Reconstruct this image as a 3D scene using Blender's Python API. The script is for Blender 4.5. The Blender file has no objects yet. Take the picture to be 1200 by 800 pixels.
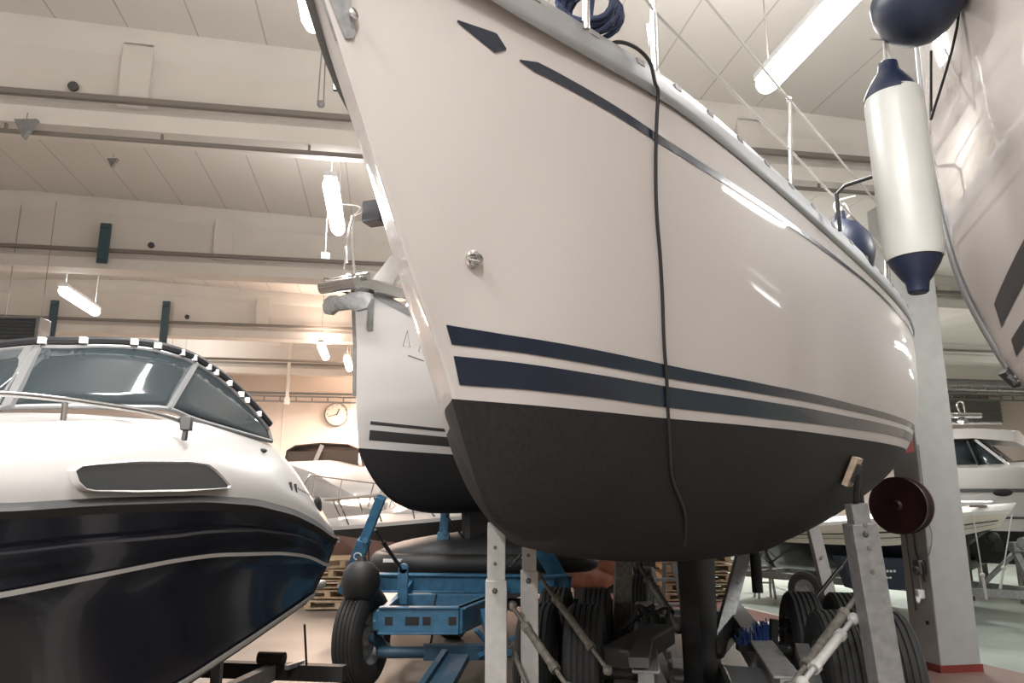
import bpy, bmesh, math, random
import numpy as np
from mathutils import Vector, Matrix
random.seed(7)
scene = bpy.context.scene
COL = scene.collection
R = math.radians

# ---------------------------------------------------------------- camera
FPX = 880.0; CH = 1.65; PITCH = math.atan(185 / FPX)
cam_d = bpy.data.cameras.new('camera'); cam = bpy.data.objects.new('camera', cam_d); COL.objects.link(cam)
cam.location = (0, 0, CH); cam.rotation_euler = (math.pi / 2 + PITCH, 0, 0)
cam_d.sensor_fit = 'HORIZONTAL'; cam_d.sensor_width = 36; cam_d.lens = 36 * FPX / 1200; cam_d.clip_end = 200; cam_d.clip_start = .05
scene.camera = cam
# ---------------------------------------------------------------- exposure, world
scene.view_settings.view_transform = 'Standard'; scene.view_settings.look = 'None'
scene.view_settings.exposure = EXPOSURE = 1.42; scene.view_settings.gamma = 1; scene.view_settings.use_curve_mapping = False
wd = bpy.data.worlds.new('world'); scene.world = wd; wd.use_nodes = True
wd.node_tree.nodes['Background'].inputs[0].default_value = (.6, .7, .8, 1); wd.node_tree.nodes['Background'].inputs[1].default_value = .2
LAMP_POWER = 54.0
LAMP_COOL = (1.0, .985, .97); LAMP_WARM = (1.0, .74, .58)

def ray(x, y):
    r = (x - 600) / FPX; u = (400 - y) / FPX
    return np.array([r, math.cos(PITCH) - u * math.sin(PITCH), math.sin(PITCH) + u * math.cos(PITCH)])
def at(x, y, Y):
    d = ray(x, y); return Vector((np.array([0, 0, CH]) + d * Y / d[1]).tolist())
def atz(x, y, Z):
    d = ray(x, y); return Vector((np.array([0, 0, CH]) + d * (Z - CH) / d[2]).tolist())
HY = R(9.5)
def W(lat, v, z=0.0):          # hall frame: lat to the right along the beams, v away along the hall
    return Vector((lat * math.cos(HY) - v * math.sin(HY), lat * math.sin(HY) + v * math.cos(HY), z))

# ---------------------------------------------------------------- materials
def mat(name, col, rough=.5, metal=0, spec=.5, coat=0, emis=None, es=0, noise=0, nscale=8, bump=0, bscale=40, trans=0, aniso=None):
    m = bpy.data.materials.new(name); m.use_nodes = True; nt = m.node_tree; b = nt.nodes['Principled BSDF']
    b.inputs['Base Color'].default_value = (*col, 1); b.inputs['Roughness'].default_value = rough
    b.inputs['Metallic'].default_value = metal; b.inputs['Specular IOR Level'].default_value = spec
    b.inputs['Coat Weight'].default_value = coat; b.inputs['Coat Roughness'].default_value = .04
    b.inputs['Transmission Weight'].default_value = trans
    if emis: b.inputs['Emission Color'].default_value = (*emis, 1); b.inputs['Emission Strength'].default_value = es
    tc = nt.nodes.new('ShaderNodeTexCoord')
    if noise:
        n = nt.nodes.new('ShaderNodeTexNoise'); n.inputs['Scale'].default_value = nscale; n.inputs['Detail'].default_value = 5
        nt.links.new(tc.outputs['Object'], n.inputs['Vector'])
        mr = nt.nodes.new('ShaderNodeMapRange'); mr.inputs['From Min'].default_value = .3; mr.inputs['From Max'].default_value = .7
        mr.inputs['To Min'].default_value = 1 - noise; mr.inputs['To Max'].default_value = 1 + noise
        nt.links.new(n.outputs['Fac'], mr.inputs['Value'])
        mx = nt.nodes.new('ShaderNodeMix'); mx.data_type = 'RGBA'; mx.blend_type = 'MULTIPLY'; mx.inputs['Factor'].default_value = 1
        mx.inputs['A'].default_value = (*col, 1); nt.links.new(mr.outputs['Result'], mx.inputs['B']); nt.links.new(mx.outputs['Result'], b.inputs['Base Color'])
    if bump:
        n = nt.nodes.new('ShaderNodeTexNoise'); n.inputs['Scale'].default_value = bscale; nt.links.new(tc.outputs['Object'], n.inputs['Vector'])
        bp = nt.nodes.new('ShaderNodeBump'); bp.inputs['Strength'].default_value = bump; bp.inputs['Distance'].default_value = .01
        nt.links.new(n.outputs['Fac'], bp.inputs['Height']); nt.links.new(bp.outputs['Normal'], b.inputs['Normal'])
    return m

def hull_mat(name, zsplit, top, bottom, rough=.5, coat=.26, slope=None):
    m = mat(name, top, rough, coat=coat, spec=.18); nt = m.node_tree; b = nt.nodes['Principled BSDF']
    g = nt.nodes.new('ShaderNodeNewGeometry'); sp = nt.nodes.new('ShaderNodeSeparateXYZ'); nt.links.new(g.outputs['Position'], sp.inputs[0])
    th = nt.nodes.new('ShaderNodeMath'); th.operation = 'GREATER_THAN'; th.inputs[1].default_value = zsplit
    if slope:
        k, H = slope; dv = nt.nodes.new('ShaderNodeVectorMath'); dv.operation = 'DOT_PRODUCT'; nt.links.new(g.outputs['Position'], dv.inputs[0]); dv.inputs[1].default_value = (-k * math.sin(H.th), -k * math.cos(H.th), 1)
        nt.links.new(dv.outputs['Value'], th.inputs[0]); th.inputs[1].default_value = zsplit - k * (H.o[0] * math.sin(H.th) + H.o[1] * math.cos(H.th))
    else: nt.links.new(sp.outputs['Z'], th.inputs[0])
    n = nt.nodes.new('ShaderNodeTexNoise'); n.inputs['Scale'].default_value = 60; n.inputs['Detail'].default_value = 6
    tc = nt.nodes.new('ShaderNodeTexCoord'); nt.links.new(tc.outputs['Object'], n.inputs['Vector'])
    mr = nt.nodes.new('ShaderNodeMapRange'); mr.inputs['From Min'].default_value = .3; mr.inputs['From Max'].default_value = .7
    mr.inputs['To Min'].default_value = .8; mr.inputs['To Max'].default_value = 1.2; nt.links.new(n.outputs['Fac'], mr.inputs['Value'])
    bm_ = nt.nodes.new('ShaderNodeMix'); bm_.data_type = 'RGBA'; bm_.blend_type = 'MULTIPLY'; bm_.inputs['Factor'].default_value = 1
    bm_.inputs['A'].default_value = (*bottom, 1); nt.links.new(mr.outputs['Result'], bm_.inputs['B'])
    mx = nt.nodes.new('ShaderNodeMix'); mx.data_type = 'RGBA'; nt.links.new(th.outputs[0], mx.inputs['Factor'])
    nt.links.new(bm_.outputs['Result'], mx.inputs['A']); mx.inputs['B'].default_value = (*top, 1); nt.links.new(mx.outputs['Result'], b.inputs['Base Color'])
    for key, lo, hi in (('Roughness', .62, rough), ('Coat Weight', 0, coat)):
        q = nt.nodes.new('ShaderNodeMapRange'); q.inputs['To Min'].default_value = lo; q.inputs['To Max'].default_value = hi
        nt.links.new(th.outputs[0], q.inputs['Value']); nt.links.new(q.outputs['Result'], b.inputs[key])
    return m

GEL = (.46, .43, .41); ANTI = (.019, .0183, .0192); NAVY = (.010, .016, .030)
M = dict(
    gel=mat('gelcoat_white', GEL, .16, coat=.5), gelw=mat('gelcoat_bright', (.44, .425, .41), .32, coat=.3),
    deck=mat('deck_grey_white', (.5, .49, .47), .5), navy=mat('navy_vinyl', NAVY, .25, coat=.3), navyhull=mat('navy_gelcoat', (.011, .012, .018), .14, coat=.45),
    anti=mat('antifouling', ANTI, .65, noise=.2, nscale=50), alu=mat('aluminium', (.33, .335, .34), .55, metal=.85, bump=.1), chrome=mat('chrome', (.6, .6, .6), .14, metal=1),
    steel=mat('galvanised_steel', (.30, .305, .305), .5, metal=.55, noise=.2, nscale=25, bump=.15), post=mat('white_painted_steel', (.40, .39, .375), .5, noise=.09, nscale=20),
    greypost=mat('grey_painted_steel', (.20, .197, .193), .55, noise=.18, nscale=18, bump=.15), rust=mat('worn_strut_steel', (.17, .155, .135), .6, metal=.3, noise=.35, nscale=30, bump=.3),
    black=mat('black_rubber', (.011, .011, .011), .6), blackcloth=mat('black_tarpaulin', (.012, .012, .014), .6, bump=.4, bscale=9), tyre=mat('tyre_rubber', (.020, .020, .020), .78, noise=.2, nscale=14, bump=.3),
    blue=mat('blue_paint', (.035, .125, .22), .42, noise=.22, nscale=14), darkblue=mat('dark_blue_paint', (.02, .06, .10), .5), fendw=mat('fender_white_vinyl', (.43, .435, .41), .38, noise=.04, nscale=6), fendn=mat('fender_navy_vinyl', (.009, .015, .038), .42),
    glass=mat('tinted_glass', (.028, .038, .043), .08, coat=.1), dglass=mat('dark_window', (.018, .022, .024), .05, coat=.5), rope=mat('white_rope', (.5, .485, .455), .8, bump=.5, bscale=200), brope=mat('navy_rope', (.02, .03, .07), .8, bump=.5, bscale=200),
    cblack=mat('cable_black', (.012, .012, .013), .4), paint=mat('hall_paint', (.66, .625, .58), .7, noise=.05, nscale=1.2), rail=mat('beam_strip_grey', (.20, .18, .16), .6), pil=mat('pillar_paint', (.35, .355, .345), .65, noise=.06, nscale=5, bump=.12, bscale=60),
    red=mat('red_paint', (.19, .03, .026), .5, noise=.2), maroon=mat('maroon_reel', (.035, .010, .011), .45, noise=.2), wood=mat('pallet_wood', (.36, .27, .17), .75, noise=.3, nscale=9), wall=mat('back_wall_paint', (.76, .67, .60), .7, noise=.04, nscale=.8),
    lampbody=mat('lamp_body', (.6, .6, .6), .5), pink=mat('brown_pink_antifouling', (.27, .17, .145), .75), cream=mat('cream_gelcoat', (.66, .62, .52), .3, coat=.3), stripe=mat('dark_grey_vinyl', (.045, .043, .045), .35), canvas=mat('brown_canvas', (.10, .075, .06), .8), padw=mat('pad_wood', (.40, .32, .24), .8, noise=.3, nscale=20),
    white=mat('white_plastic', (.72, .72, .70), .4), clockf=mat('clock_face', (.78, .74, .66), .5), brass=mat('dark_steel', (.10, .10, .10), .5, metal=.6), bristle=mat('blue_bristle', (.015, .05, .20), .7), tblue=mat('hanger_blue_grey', (.045, .085, .105), .6), darkgap=mat('louver_dark', (.03, .035, .04), .5),
    anchor=mat('anchor_galvanised', (.28, .28, .28), .5, metal=.4, noise=.25, nscale=20, bump=.2))

# ---------------------------------------------------------------- mesh helpers
class MB:
    def __init__(s): s.v = []; s.f = []; s.mi = []; s.cur = 0
    def add(s, vs, fs):
        o = len(s.v); s.v += [tuple(map(float, q)) for q in vs]; s.f += [tuple(i + o for i in f) for f in fs]; s.mi += [s.cur] * len(fs); return s
    def box(s, c, size, rz=0, rot=None):
        hx, hy, hz = [q / 2 for q in size]; m = rot or Matrix.Rotation(rz, 3, 'Z')
        vs = [Vector(c) + m @ Vector((x * hx, y * hy, z * hz)) for x in (-1, 1) for y in (-1, 1) for z in (-1, 1)]
        return s.add(vs, [(0, 1, 3, 2), (4, 6, 7, 5), (0, 4, 5, 1), (2, 3, 7, 6), (0, 2, 6, 4), (1, 5, 7, 3)])
    def bar(s, a, b, w, h, up=(0, 0, 1), w2=None, h2=None):   # rectangular bar from a to b
        a = Vector(a); b = Vector(b); d = (b - a).normalized(); u = Vector(up)
        if abs(d.dot(u)) > .98: u = Vector((0, 1, 0))
        x = d.cross(u).normalized(); z = x.cross(d); w2 = w2 or w; h2 = h2 or h
        vs = [a + x * (i * w / 2) + z * (j * h / 2) for i, j in ((-1, -1), (1, -1), (1, 1), (-1, 1))] + [b + x * (i * w2 / 2) + z * (j * h2 / 2) for i, j in ((-1, -1), (1, -1), (1, 1), (-1, 1))]
        return s.add(vs, [(3, 2, 1, 0), (4, 5, 6, 7), (0, 1, 5, 4), (1, 2, 6, 5), (2, 3, 7, 6), (3, 0, 4, 7)])
    def tube(s, pts, r, n=10, closed=False):
        pts = [Vector(q) for q in pts]; N = len(pts); rs = r if isinstance(r, (list, tuple)) else [r] * N
        up = None; rings = []
        for i, q in enumerate(pts):
            a = pts[(i - 1) % N] if closed or i else q; b = pts[(i + 1) % N] if closed or i < N - 1 else q
            d = (b - a).normalized()
            if up is None: up = d.orthogonal().normalized()
            up = (up - d * up.dot(d)).normalized(); x = d.cross(up)
            rings.append([q + (up * math.cos(2 * math.pi * k / n) + x * math.sin(2 * math.pi * k / n)) * rs[i] for k in range(n)])
        vs = [q for r_ in rings for q in r_]; fs = []
        for i in range(N if closed else N - 1):
            j = (i + 1) % N
            for k in range(n): fs.append((i * n + k, i * n + (k + 1) % n, j * n + (k + 1) % n, j * n + k))
        if not closed: fs += [tuple(range(n))[::-1], tuple((N - 1) * n + k for k in range(n))]
        return s.add(vs, fs)
    def cyl(s, a, b, r, n=20, r2=None): return s.tube([a, b], [r, r if r2 is None else r2], n)
    def lathe(s, prof, c, axis=(0, 0, 1), n=32, caps=True):      # prof: list of (radius, height along the axis)
        ax = Vector(axis).normalized(); u = ax.orthogonal().normalized(); w = ax.cross(u); c = Vector(c); vs = []
        for r_, h in prof:
            for k in range(n): t = 2 * math.pi * k / n; vs.append(c + ax * h + (u * math.cos(t) + w * math.sin(t)) * r_)
        fs = [(i * n + k, i * n + (k + 1) % n, (i + 1) * n + (k + 1) % n, (i + 1) * n + k) for i in range(len(prof) - 1) for k in range(n)]
        if caps: fs += [tuple(range(n))[::-1], tuple((len(prof) - 1) * n + k for k in range(n))]
        return s.add(vs, fs)
    def ball(s, c, r, sc=(1, 1, 1), n=20):
        prof = [(max(1e-4, r * math.sin(math.pi * i / 12)), -r * math.cos(math.pi * i / 12)) for i in range(13)]
        o = len(s.v); s.lathe(prof, (0, 0, 0), n=n)
        for i in range(o, len(s.v)): s.v[i] = tuple(Vector(c)[k] + s.v[i][k] * sc[k] for k in range(3))
        return s
    def grid(s, rows, flip=False):
        n = len(rows[0]); vs = [q for r_ in rows for q in r_]
        fs = [(i * n + j, i * n + j + 1, (i + 1) * n + j + 1, (i + 1) * n + j) for i in range(len(rows) - 1) for j in range(n - 1)]
        if flip: fs = [f[::-1] for f in fs]
        return s.add(vs, fs)
    def prism(s, poly, off):       # polygon (3D points) extruded by vector off
        n = len(poly); off = Vector(off); vs = [Vector(q) for q in poly] + [Vector(q) + off for q in poly]
        return s.add(vs, [tuple(range(n))[::-1], tuple(range(n, 2 * n))] + [(i, (i + 1) % n, n + (i + 1) % n, n + i) for i in range(n)])
    def build(s, name, m, parent=None, bevel=0, angle=38, label=None, solid=0, recalc=True):
        base = Vector((0, 0, 0)); p = parent
        while p is not None: base += Vector(p.location); p = p.parent
        own = Vector((0, 0, 0))
        if parent is None:
            a = np.array(s.v); own = Vector(((a[:, 0].min() + a[:, 0].max()) / 2, (a[:, 1].min() + a[:, 1].max()) / 2, a[:, 2].min()))
        me = bpy.data.meshes.new(name); me.from_pydata([tuple(Vector(q) - base - own) for q in s.v], [], s.f)
        ms = m if isinstance(m, (list, tuple)) else [m]
        for q in ms: me.materials.append(M[q] if isinstance(q, str) else q)
        me.polygons.foreach_set('material_index', s.mi)
        if recalc:
            b = bmesh.new(); b.from_mesh(me); bmesh.ops.remove_doubles(b, verts=b.verts, dist=1e-5); bmesh.ops.recalc_face_normals(b, faces=b.faces); b.to_mesh(me); b.free()
        me.polygons.foreach_set('use_smooth', [True] * len(me.polygons)); me.set_sharp_from_angle(angle=R(angle))
        o = bpy.data.objects.new(name, me); COL.objects.link(o); o.parent = parent; o.location = own
        if solid: q = o.modifiers.new('thick', 'SOLIDIFY'); q.thickness = solid; q.offset = 0
        if bevel: q = o.modifiers.new('bevel', 'BEVEL'); q.width = bevel; q.segments = 2; q.limit_method = 'ANGLE'; q.angle_limit = R(40)
        if label: o['label'] = label
        return o
def tag(o, label, cat, group=None, kind=None):
    o['label'] = label; o['category'] = cat
    if group: o['group'] = group
    if kind: o['kind'] = kind
    return o
def thing(name, loc, label, cat, group=None):
    o = bpy.data.objects.new(name, None); COL.objects.link(o); o.location = loc; o.empty_display_size = .1; return tag(o, label, cat, group)
def struct(name, mb, m, parent=None, **k):
    o = mb.build(name, m, parent, **k)
    if parent is None: o['kind'] = 'structure'
    return o
def copy_thing(o, delta):
    c = o.copy(); COL.objects.link(c); c.location = Vector(o.location) + Vector(delta)
    for ch in o.children:
        d = ch.copy(); COL.objects.link(d); d.parent = c
        for g in ch.children: e = g.copy(); COL.objects.link(e); e.parent = d
    return c
def arc(a, b, sag, n=10):
    a = Vector(a); b = Vector(b); return [a.lerp(b, i / n) + Vector((0, 0, -sag * 4 * (i / n) * (1 - i / n))) for i in range(n + 1)]
def smooth(P, n=6):            # Catmull-Rom through 3D points
    P = [Vector(q) for q in P]; out = []
    for i in range(len(P) - 1):
        p0 = P[max(i - 1, 0)]; p1 = P[i]; p2 = P[i + 1]; p3 = P[min(i + 2, len(P) - 1)]
        for k in range(n):
            t = k / n; out.append(.5 * ((2 * p1) + (p2 - p0) * t + (2 * p0 - 5 * p1 + 4 * p2 - p3) * t * t + (3 * p1 - p0 - 3 * p2 + p3) * t ** 3))
    return out + [P[-1]]

# ================================================================ THE HALL
LL, LR, VF, VB = -16.0, 23.0, -10.0, 22.5        # left, right, front (behind the camera) and back walls
def roof_z(lat): return 6.02 - .037 * abs(lat + 5.2)
# floor
fm = bpy.data.materials.new('painted_floor'); fm.use_nodes = True; nt = fm.node_tree; fb = nt.nodes['Principled BSDF']
g = nt.nodes.new('ShaderNodeNewGeometry'); sp = nt.nodes.new('ShaderNodeSeparateXYZ'); nt.links.new(g.outputs['Position'], sp.inputs[0])
def mth(op, a, b=None, c=None):
    n = nt.nodes.new('ShaderNodeMath'); n.operation = op
    for i, q in enumerate((a, b, c)):
        if q is None: continue
        if isinstance(q, (int, float)): n.inputs[i].default_value = q
        else: nt.links.new(q, n.inputs[i])
    return n.outputs[0]
X, Y = sp.outputs['X'], sp.outputs['Y']
dl = mth('DIVIDE', mth('SUBTRACT', mth('ADD', X, mth('MULTIPLY', Y, .29)), 3.3 + 13.5 * .29), 1.041)   # signed distance to the right of the painted line
green = mth('GREATER_THAN', dl, 0.0)
line1 = mth('MULTIPLY', mth('LESS_THAN', mth('ABSOLUTE', dl), .04), mth('GREATER_THAN', Y, 9.5))
d2 = mth('SUBTRACT', Y, mth('ADD', mth('MULTIPLY', X, .19), 10.22))                                    # second line, across
line2 = mth('MULTIPLY', mth('LESS_THAN', mth('ABSOLUTE', d2), .05), mth('LESS_THAN', dl, 0.0)); line2 = mth('MULTIPLY', line2, mth('GREATER_THAN', dl, -3.0))
redm = mth('MULTIPLY', mth('GREATER_THAN', d2, 0.0), mth('LESS_THAN', dl, 0.0)); redm = mth('MULTIPLY', redm, mth('GREATER_THAN', dl, -4.0)); redm = mth('MULTIPLY', redm, mth('LESS_THAN', Y, 14.0))
pk = mth('MULTIPLY', mth('GREATER_THAN', dl, -1.4), mth('LESS_THAN', Y, 8.4))
redm = mth('MAXIMUM', redm, mth('MULTIPLY', pk, .6))
nz = nt.nodes.new('ShaderNodeTexNoise'); nz.inputs['Scale'].default_value = .9; nz.inputs['Detail'].default_value = 8; nt.links.new(g.outputs['Position'], nz.inputs['Vector'])
def mix(f, a, b, bt='MIX'):
    n = nt.nodes.new('ShaderNodeMix'); n.data_type = 'RGBA'; n.blend_type = bt
    for k, q in (('Factor', f), ('A', a), ('B', b)):
        if isinstance(q, (int, float)): n.inputs[k].default_value = q
        elif isinstance(q, tuple): n.inputs[k].default_value = (*q, 1)
        else: nt.links.new(q, n.inputs[k])
    return n.outputs['Result']
c = mix(redm, (.18, .150, .124), (.215, .115, .096)); c = mix(green, c, (.265, .305, .27))
c = mix(line1, c, (.55, .52, .47)); c = mix(line2, c, (.55, .52, .47))
mr = nt.nodes.new('ShaderNodeMapRange'); mr.inputs['From Min'].default_value = .35; mr.inputs['From Max'].default_value = .65; mr.inputs['To Min'].default_value = .82; mr.inputs['To Max'].default_value = 1.12
nt.links.new(nz.outputs['Fac'], mr.inputs['Value']); c = mix(1.0, c, mr.outputs['Result'], 'MULTIPLY'); nt.links.new(c, fb.inputs['Base Color']); fb.inputs['Roughness'].default_value = .42
m_ = MB(); m_.prism([W(LL, VF, 0), W(LR, VF, 0), W(LR, VB, 0), W(LL, VB, 0)], (0, 0, -.2)); struct('floor', m_, fm)

# ceiling panels with seams running along the hall
cm = mat('ceiling_panels', (.56, .52, .475), .75); nt = cm.node_tree; cb = nt.nodes['Principled BSDF']
g = nt.nodes.new('ShaderNodeNewGeometry'); sp = nt.nodes.new('ShaderNodeSeparateXYZ'); nt.links.new(g.outputs['Position'], sp.inputs[0])
latn = mth('ADD', mth('MULTIPLY', sp.outputs['X'], math.cos(HY)), mth('MULTIPLY', sp.outputs['Y'], math.sin(HY)))
fr = mth('ABSOLUTE', mth('SUBTRACT', mth('FRACT', mth('DIVIDE', latn, .62)), .5)); seam = mth('GREATER_THAN', fr, .487)
nz = nt.nodes.new('ShaderNodeTexNoise'); nz.inputs['Scale'].default_value = 1.1; nz.inputs['Detail'].default_value = 4; nt.links.new(g.outputs['Position'], nz.inputs['Vector'])
seam = mth('MULTIPLY', seam, mth('MULTIPLY', nz.outputs['Fac'], 1.1))
nt.links.new(mix(seam, (.64, .605, .56), (.30, .28, .25)), cb.inputs['Base Color'])
m_ = MB()
RI = -5.2
for a, b in ((LL, RI), (RI, LR)):
    m_.prism([W(a, VF, roof_z(a)), W(b, VF, roof_z(b)), W(b, VB, roof_z(b)), W(a, VB, roof_z(a))], (0, 0, .15))
struct('ceiling', m_, cm)
for nm, a, b in (('wall_back', (LL, VB), (LR, VB)), ('wall_left', (LL, VF), (LL, VB)), ('wall_right', (LR, VF), (LR, VB)), ('wall_front', (LL, VF), (LR, VF))):
    p0 = W(*a); p1 = W(*b); cen = (W(LL, VF) + W(LR, VB)) / 2; d = (p1 - p0).normalized(); n_ = Vector((-d.y, d.x, 0))
    if n_.dot(cen - p0) > 0: n_ = -n_
    m_ = MB(); m_.prism([p0, p1, p1 + Vector((0, 0, 6.2)), p0 + Vector((0, 0, 6.2))], n_ * .2); struct(nm, m_, 'wall')
# vertical panel joints on the back wall
for i, lt in enumerate((-2.95, -1.05, .9, -4.9, 8.0, 14.0)):
    m_ = MB(); m_.box(W(lt, VB - .005, 2.9), (.03, .012, 5.8), HY); struct('trim_%d' % (i + 1), m_, 'paint')

# concrete roof beams
for i, v in enumerate((-6.9, -2.4, 2.15, 6.7, 11.2, 15.8, 20.4)):
    m_ = MB(); a, b, T = LL, LR, .22
    for s0, s1 in ((a, RI), (RI, b)):
        n = 1
        z0, z1 = roof_z(s0), roof_z(s1)
        def sl(vf, vb, lo0, hi0, lo1, hi1):
            p = [W(s0, vf, lo0), W(s1, vf, lo1), W(s1, vf, hi1), W(s0, vf, hi0)]; m_.prism(p, W(0, vb) - W(0, vf))
        sl(v + .07, v + .27, 5.1, z0 - .1, 5.1, z1 - .1)              # web
        # top flange with a chamfer below
        pr = [(v, 0), (v + .34, 0), (v + .34, -.17), (v + .27, -.26), (v + .07, -.26), (v, -.17)]
        vs = [W(s0, q, z0 + h) for q, h in pr] + [W(s1, q, z1 + h) for q, h in pr]
        m_.add(vs, [tuple(range(6)), tuple(range(6, 12))] + [(k, (k + 1) % 6, 6 + (k + 1) % 6, 6 + k) for k in range(6)])
        pr = [(v, 4.9), (v + .34, 4.9), (v + .34, 5.06), (v + .27, 5.14), (v + .07, 5.14), (v, 5.06)]
        vs = [W(s0, q, h) for q, h in pr] + [W(s1, q, h) for q, h in pr]
        m_.add(vs, [tuple(range(6)), tuple(range(6, 12))] + [(k, (k + 1) % 6, 6 + (k + 1) % 6, 6 + k) for k in range(6)])
    for k in range(-3, 6):
        lt = -2.37 - .12 * (i - 3) + 6 * k
        if LL < lt < LR: m_.box(W(lt, v + .10, (5.13 + roof_z(lt) - .15) / 2), (.26, .2, roof_z(lt) - .15 - 5.13), HY)
    bo = struct('roof_beam', m_, 'paint')
    m_ = MB(); m_.bar(W(a, v - .03, 5.17), W(b, v - .03, 5.17), .055, .05)  # slim dark bar running the length of the beam
    tag(m_.build('beam_strip', 'rail'), 'dark strip along ' + ['the beam far behind the camera', 'the second beam behind the camera', 'the beam overhead', 'the front roof beam in view', 'the second roof beam in view', 'the third roof beam in view', 'the farthest roof beam by the back wall'][i], 'strip', 'dark strips along the beams')
    if i in (3, 4, 5):
        for lt in (-2.9 - .6 * (i - 3) - 0, ):
            m_ = MB(); m_.lathe([(.045, 0), (.045, .03), (.02, .045)], W(lt, v + .07, 5.31), axis=W(0, -1) - W(0, 0), n=14)  # dark disc stands in for a round hole in the web
            tag(m_.build('hole_disc', 'brass'), 'small dark disc standing for a round hole in the web of ' + {3: 'the front beam', 4: 'the second beam', 5: 'the third beam'}[i], 'plug', 'dark discs for holes in the beam webs')
# thin pipe below the first beam
m_ = MB(); m_.tube([W(LL, 6.75, 4.83), W(LR, 6.75, 4.83)], .022, 10)
for k in range(12): m_.box(W(-6 + 1.3 * k, 6.75, 4.865), (.02, .03, .07), HY)
tag(m_.build('ceiling_pipe', 'rail'), 'thin dark pipe running under the front roof beam', 'pipe')
m_ = MB(); m_.tube([W(LL, 18.1, 4.86), W(LR, 18.1, 4.86)], .03, 10)
tag(m_.build('ceiling_pipe', 'rail'), 'dark pipe running between the third and the farthest roof beam', 'pipe')

# pillar
PL = thing('pillar', W(5.62, 7.0, 0), 'pale grey concrete pillar beside the big hull', 'pillar'); del PL['label'], PL['category']; PL['kind'] = 'structure'
m_ = MB(); m_.box(W(5.62, 7.2, 2.45), (.45, .4, 4.9), HY); m_.build('shaft', 'pil', PL, bevel=.012)
m_ = MB(); m_.box(W(5.62, 7.2, .035), (.47, .42, .07), HY); m_.build('base_band', 'red', PL)

# ---------------------------------------------------------------- lamps: hanging fluorescent fittings and their own light
def lamp(lat, v, z, warm, label, power=1.0, vis=True):
    L = 1.42; c0 = W(lat, v, z); t = thing('ceiling_lamp', c0, label, 'lamp', 'hanging strip lights')
    ax = (W(0, 1) - W(0, 0))
    m_ = MB(); m_.bar(c0 - ax * L / 2 + Vector((0, 0, .045)), c0 + ax * L / 2 + Vector((0, 0, .045)), .12, .05); m_.build('housing', 'lampbody', t)
    col = LAMP_WARM if warm else LAMP_COOL
    em = mat('lamp_glow_warm' if warm else 'lamp_glow', (1, 1, 1), .4, emis=tuple(min(1, q * 1.05) for q in col) if not warm else (1, .86, .74), es=6)
    m_ = MB(); a = c0 - ax * L / 2; b = c0 + ax * L / 2; pts = [a, a + ax * .03, a + ax * .1, b - ax * .1, b - ax * .03, b]
    m_.tube([q + Vector((0, 0, -.035)) for q in pts], [.04, .065, .08, .08, .065, .04], 14); m_.build('diffuser', em, t)
    for s in (-1, 1):
        p = c0 + ax * s * L * .42; m_ = MB(); m_.tube([p + Vector((0, 0, .06)), Vector((p.x, p.y, roof_z(lat) - .01))], .005, 6); m_.build('suspension_wire', 'rail', t)
    for dz, sx, e in ((-.13, 0, 1.0), (.12, math.pi, .30)):
        ld = bpy.data.lights.new('lamp_light', 'AREA'); ld.shape = 'RECTANGLE'; ld.size = .2; ld.size_y = L; ld.energy = LAMP_POWER * power * (e if e == 1 or power < 2 else .15); ld.color = col
        lo = bpy.data.objects.new('lamp_light', ld); COL.objects.link(lo); lo.parent = t; lo.location = (0, 0, dz)
        lo.rotation_euler = (sx, 0, HY if sx == 0 else -HY)
        if sx: lo.rotation_euler = (math.pi, 0, HY)
    return t
lamp(-.62, 7.75, 4.72, False, 'strip light hanging left of the big bow, above the small sailboat')
lamp(-4.85, 12.5, 4.75, False, 'strip light glowing above the motorboat windscreen at the left')
lamp(-1.35, 15.9, 4.72, True, 'small warm strip light glowing above the wall clock', 2.2)
lamp(-.9, 17.3, 4.72, True, 'warm strip light half hidden by the small sailboat bow', 2.2)
lamp(.3, 21.3, 4.55, True, 'warm strip light hidden behind the small sailboat, near the far wall', 4.5)
lamp(2.62, 3.9, 4.62, False, 'large bright strip light at top right beside the navy fender', .55)
lamp(-.55, 3.85, 4.72, False, 'strip light at the top edge beside the tip of the big bow', .9)
lamp(9.2, 14.4, 4.7, False, 'added strip light, hidden by the big hull, that brightens the white cruiser', 3.2)  # added lamp, out of sight behind the yacht hull, to brighten the cruiser
k_ = 0
for lat, v in ((-5.6, 3.9), (-5.6, -.4), (-2.2, -.9), (-.3, -1.6), (3.2, -.6), (6.6, 3.9), (6.6, 11.4), (2.6, 10.6), (2.6, 15.4), (13.5, 11), (16.5, 14.6), (17, 5), (-9.8, 8), (-9.8, 16), (9, -3), (-5, -5), (1, -5), (6.4, 18.6), (-5.0, 18.9)):
    k_ += 1
    lamp(lat, v, 4.7, False, ['strip light of the left row, out of frame', 'strip light behind or above the camera', 'strip light of the right rows hidden by boats'][0 if lat < -3 else (1 if v < 0 else 2)], 2.8 if -3 < lat < 0 and v < 0 else 1.0)

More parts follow.
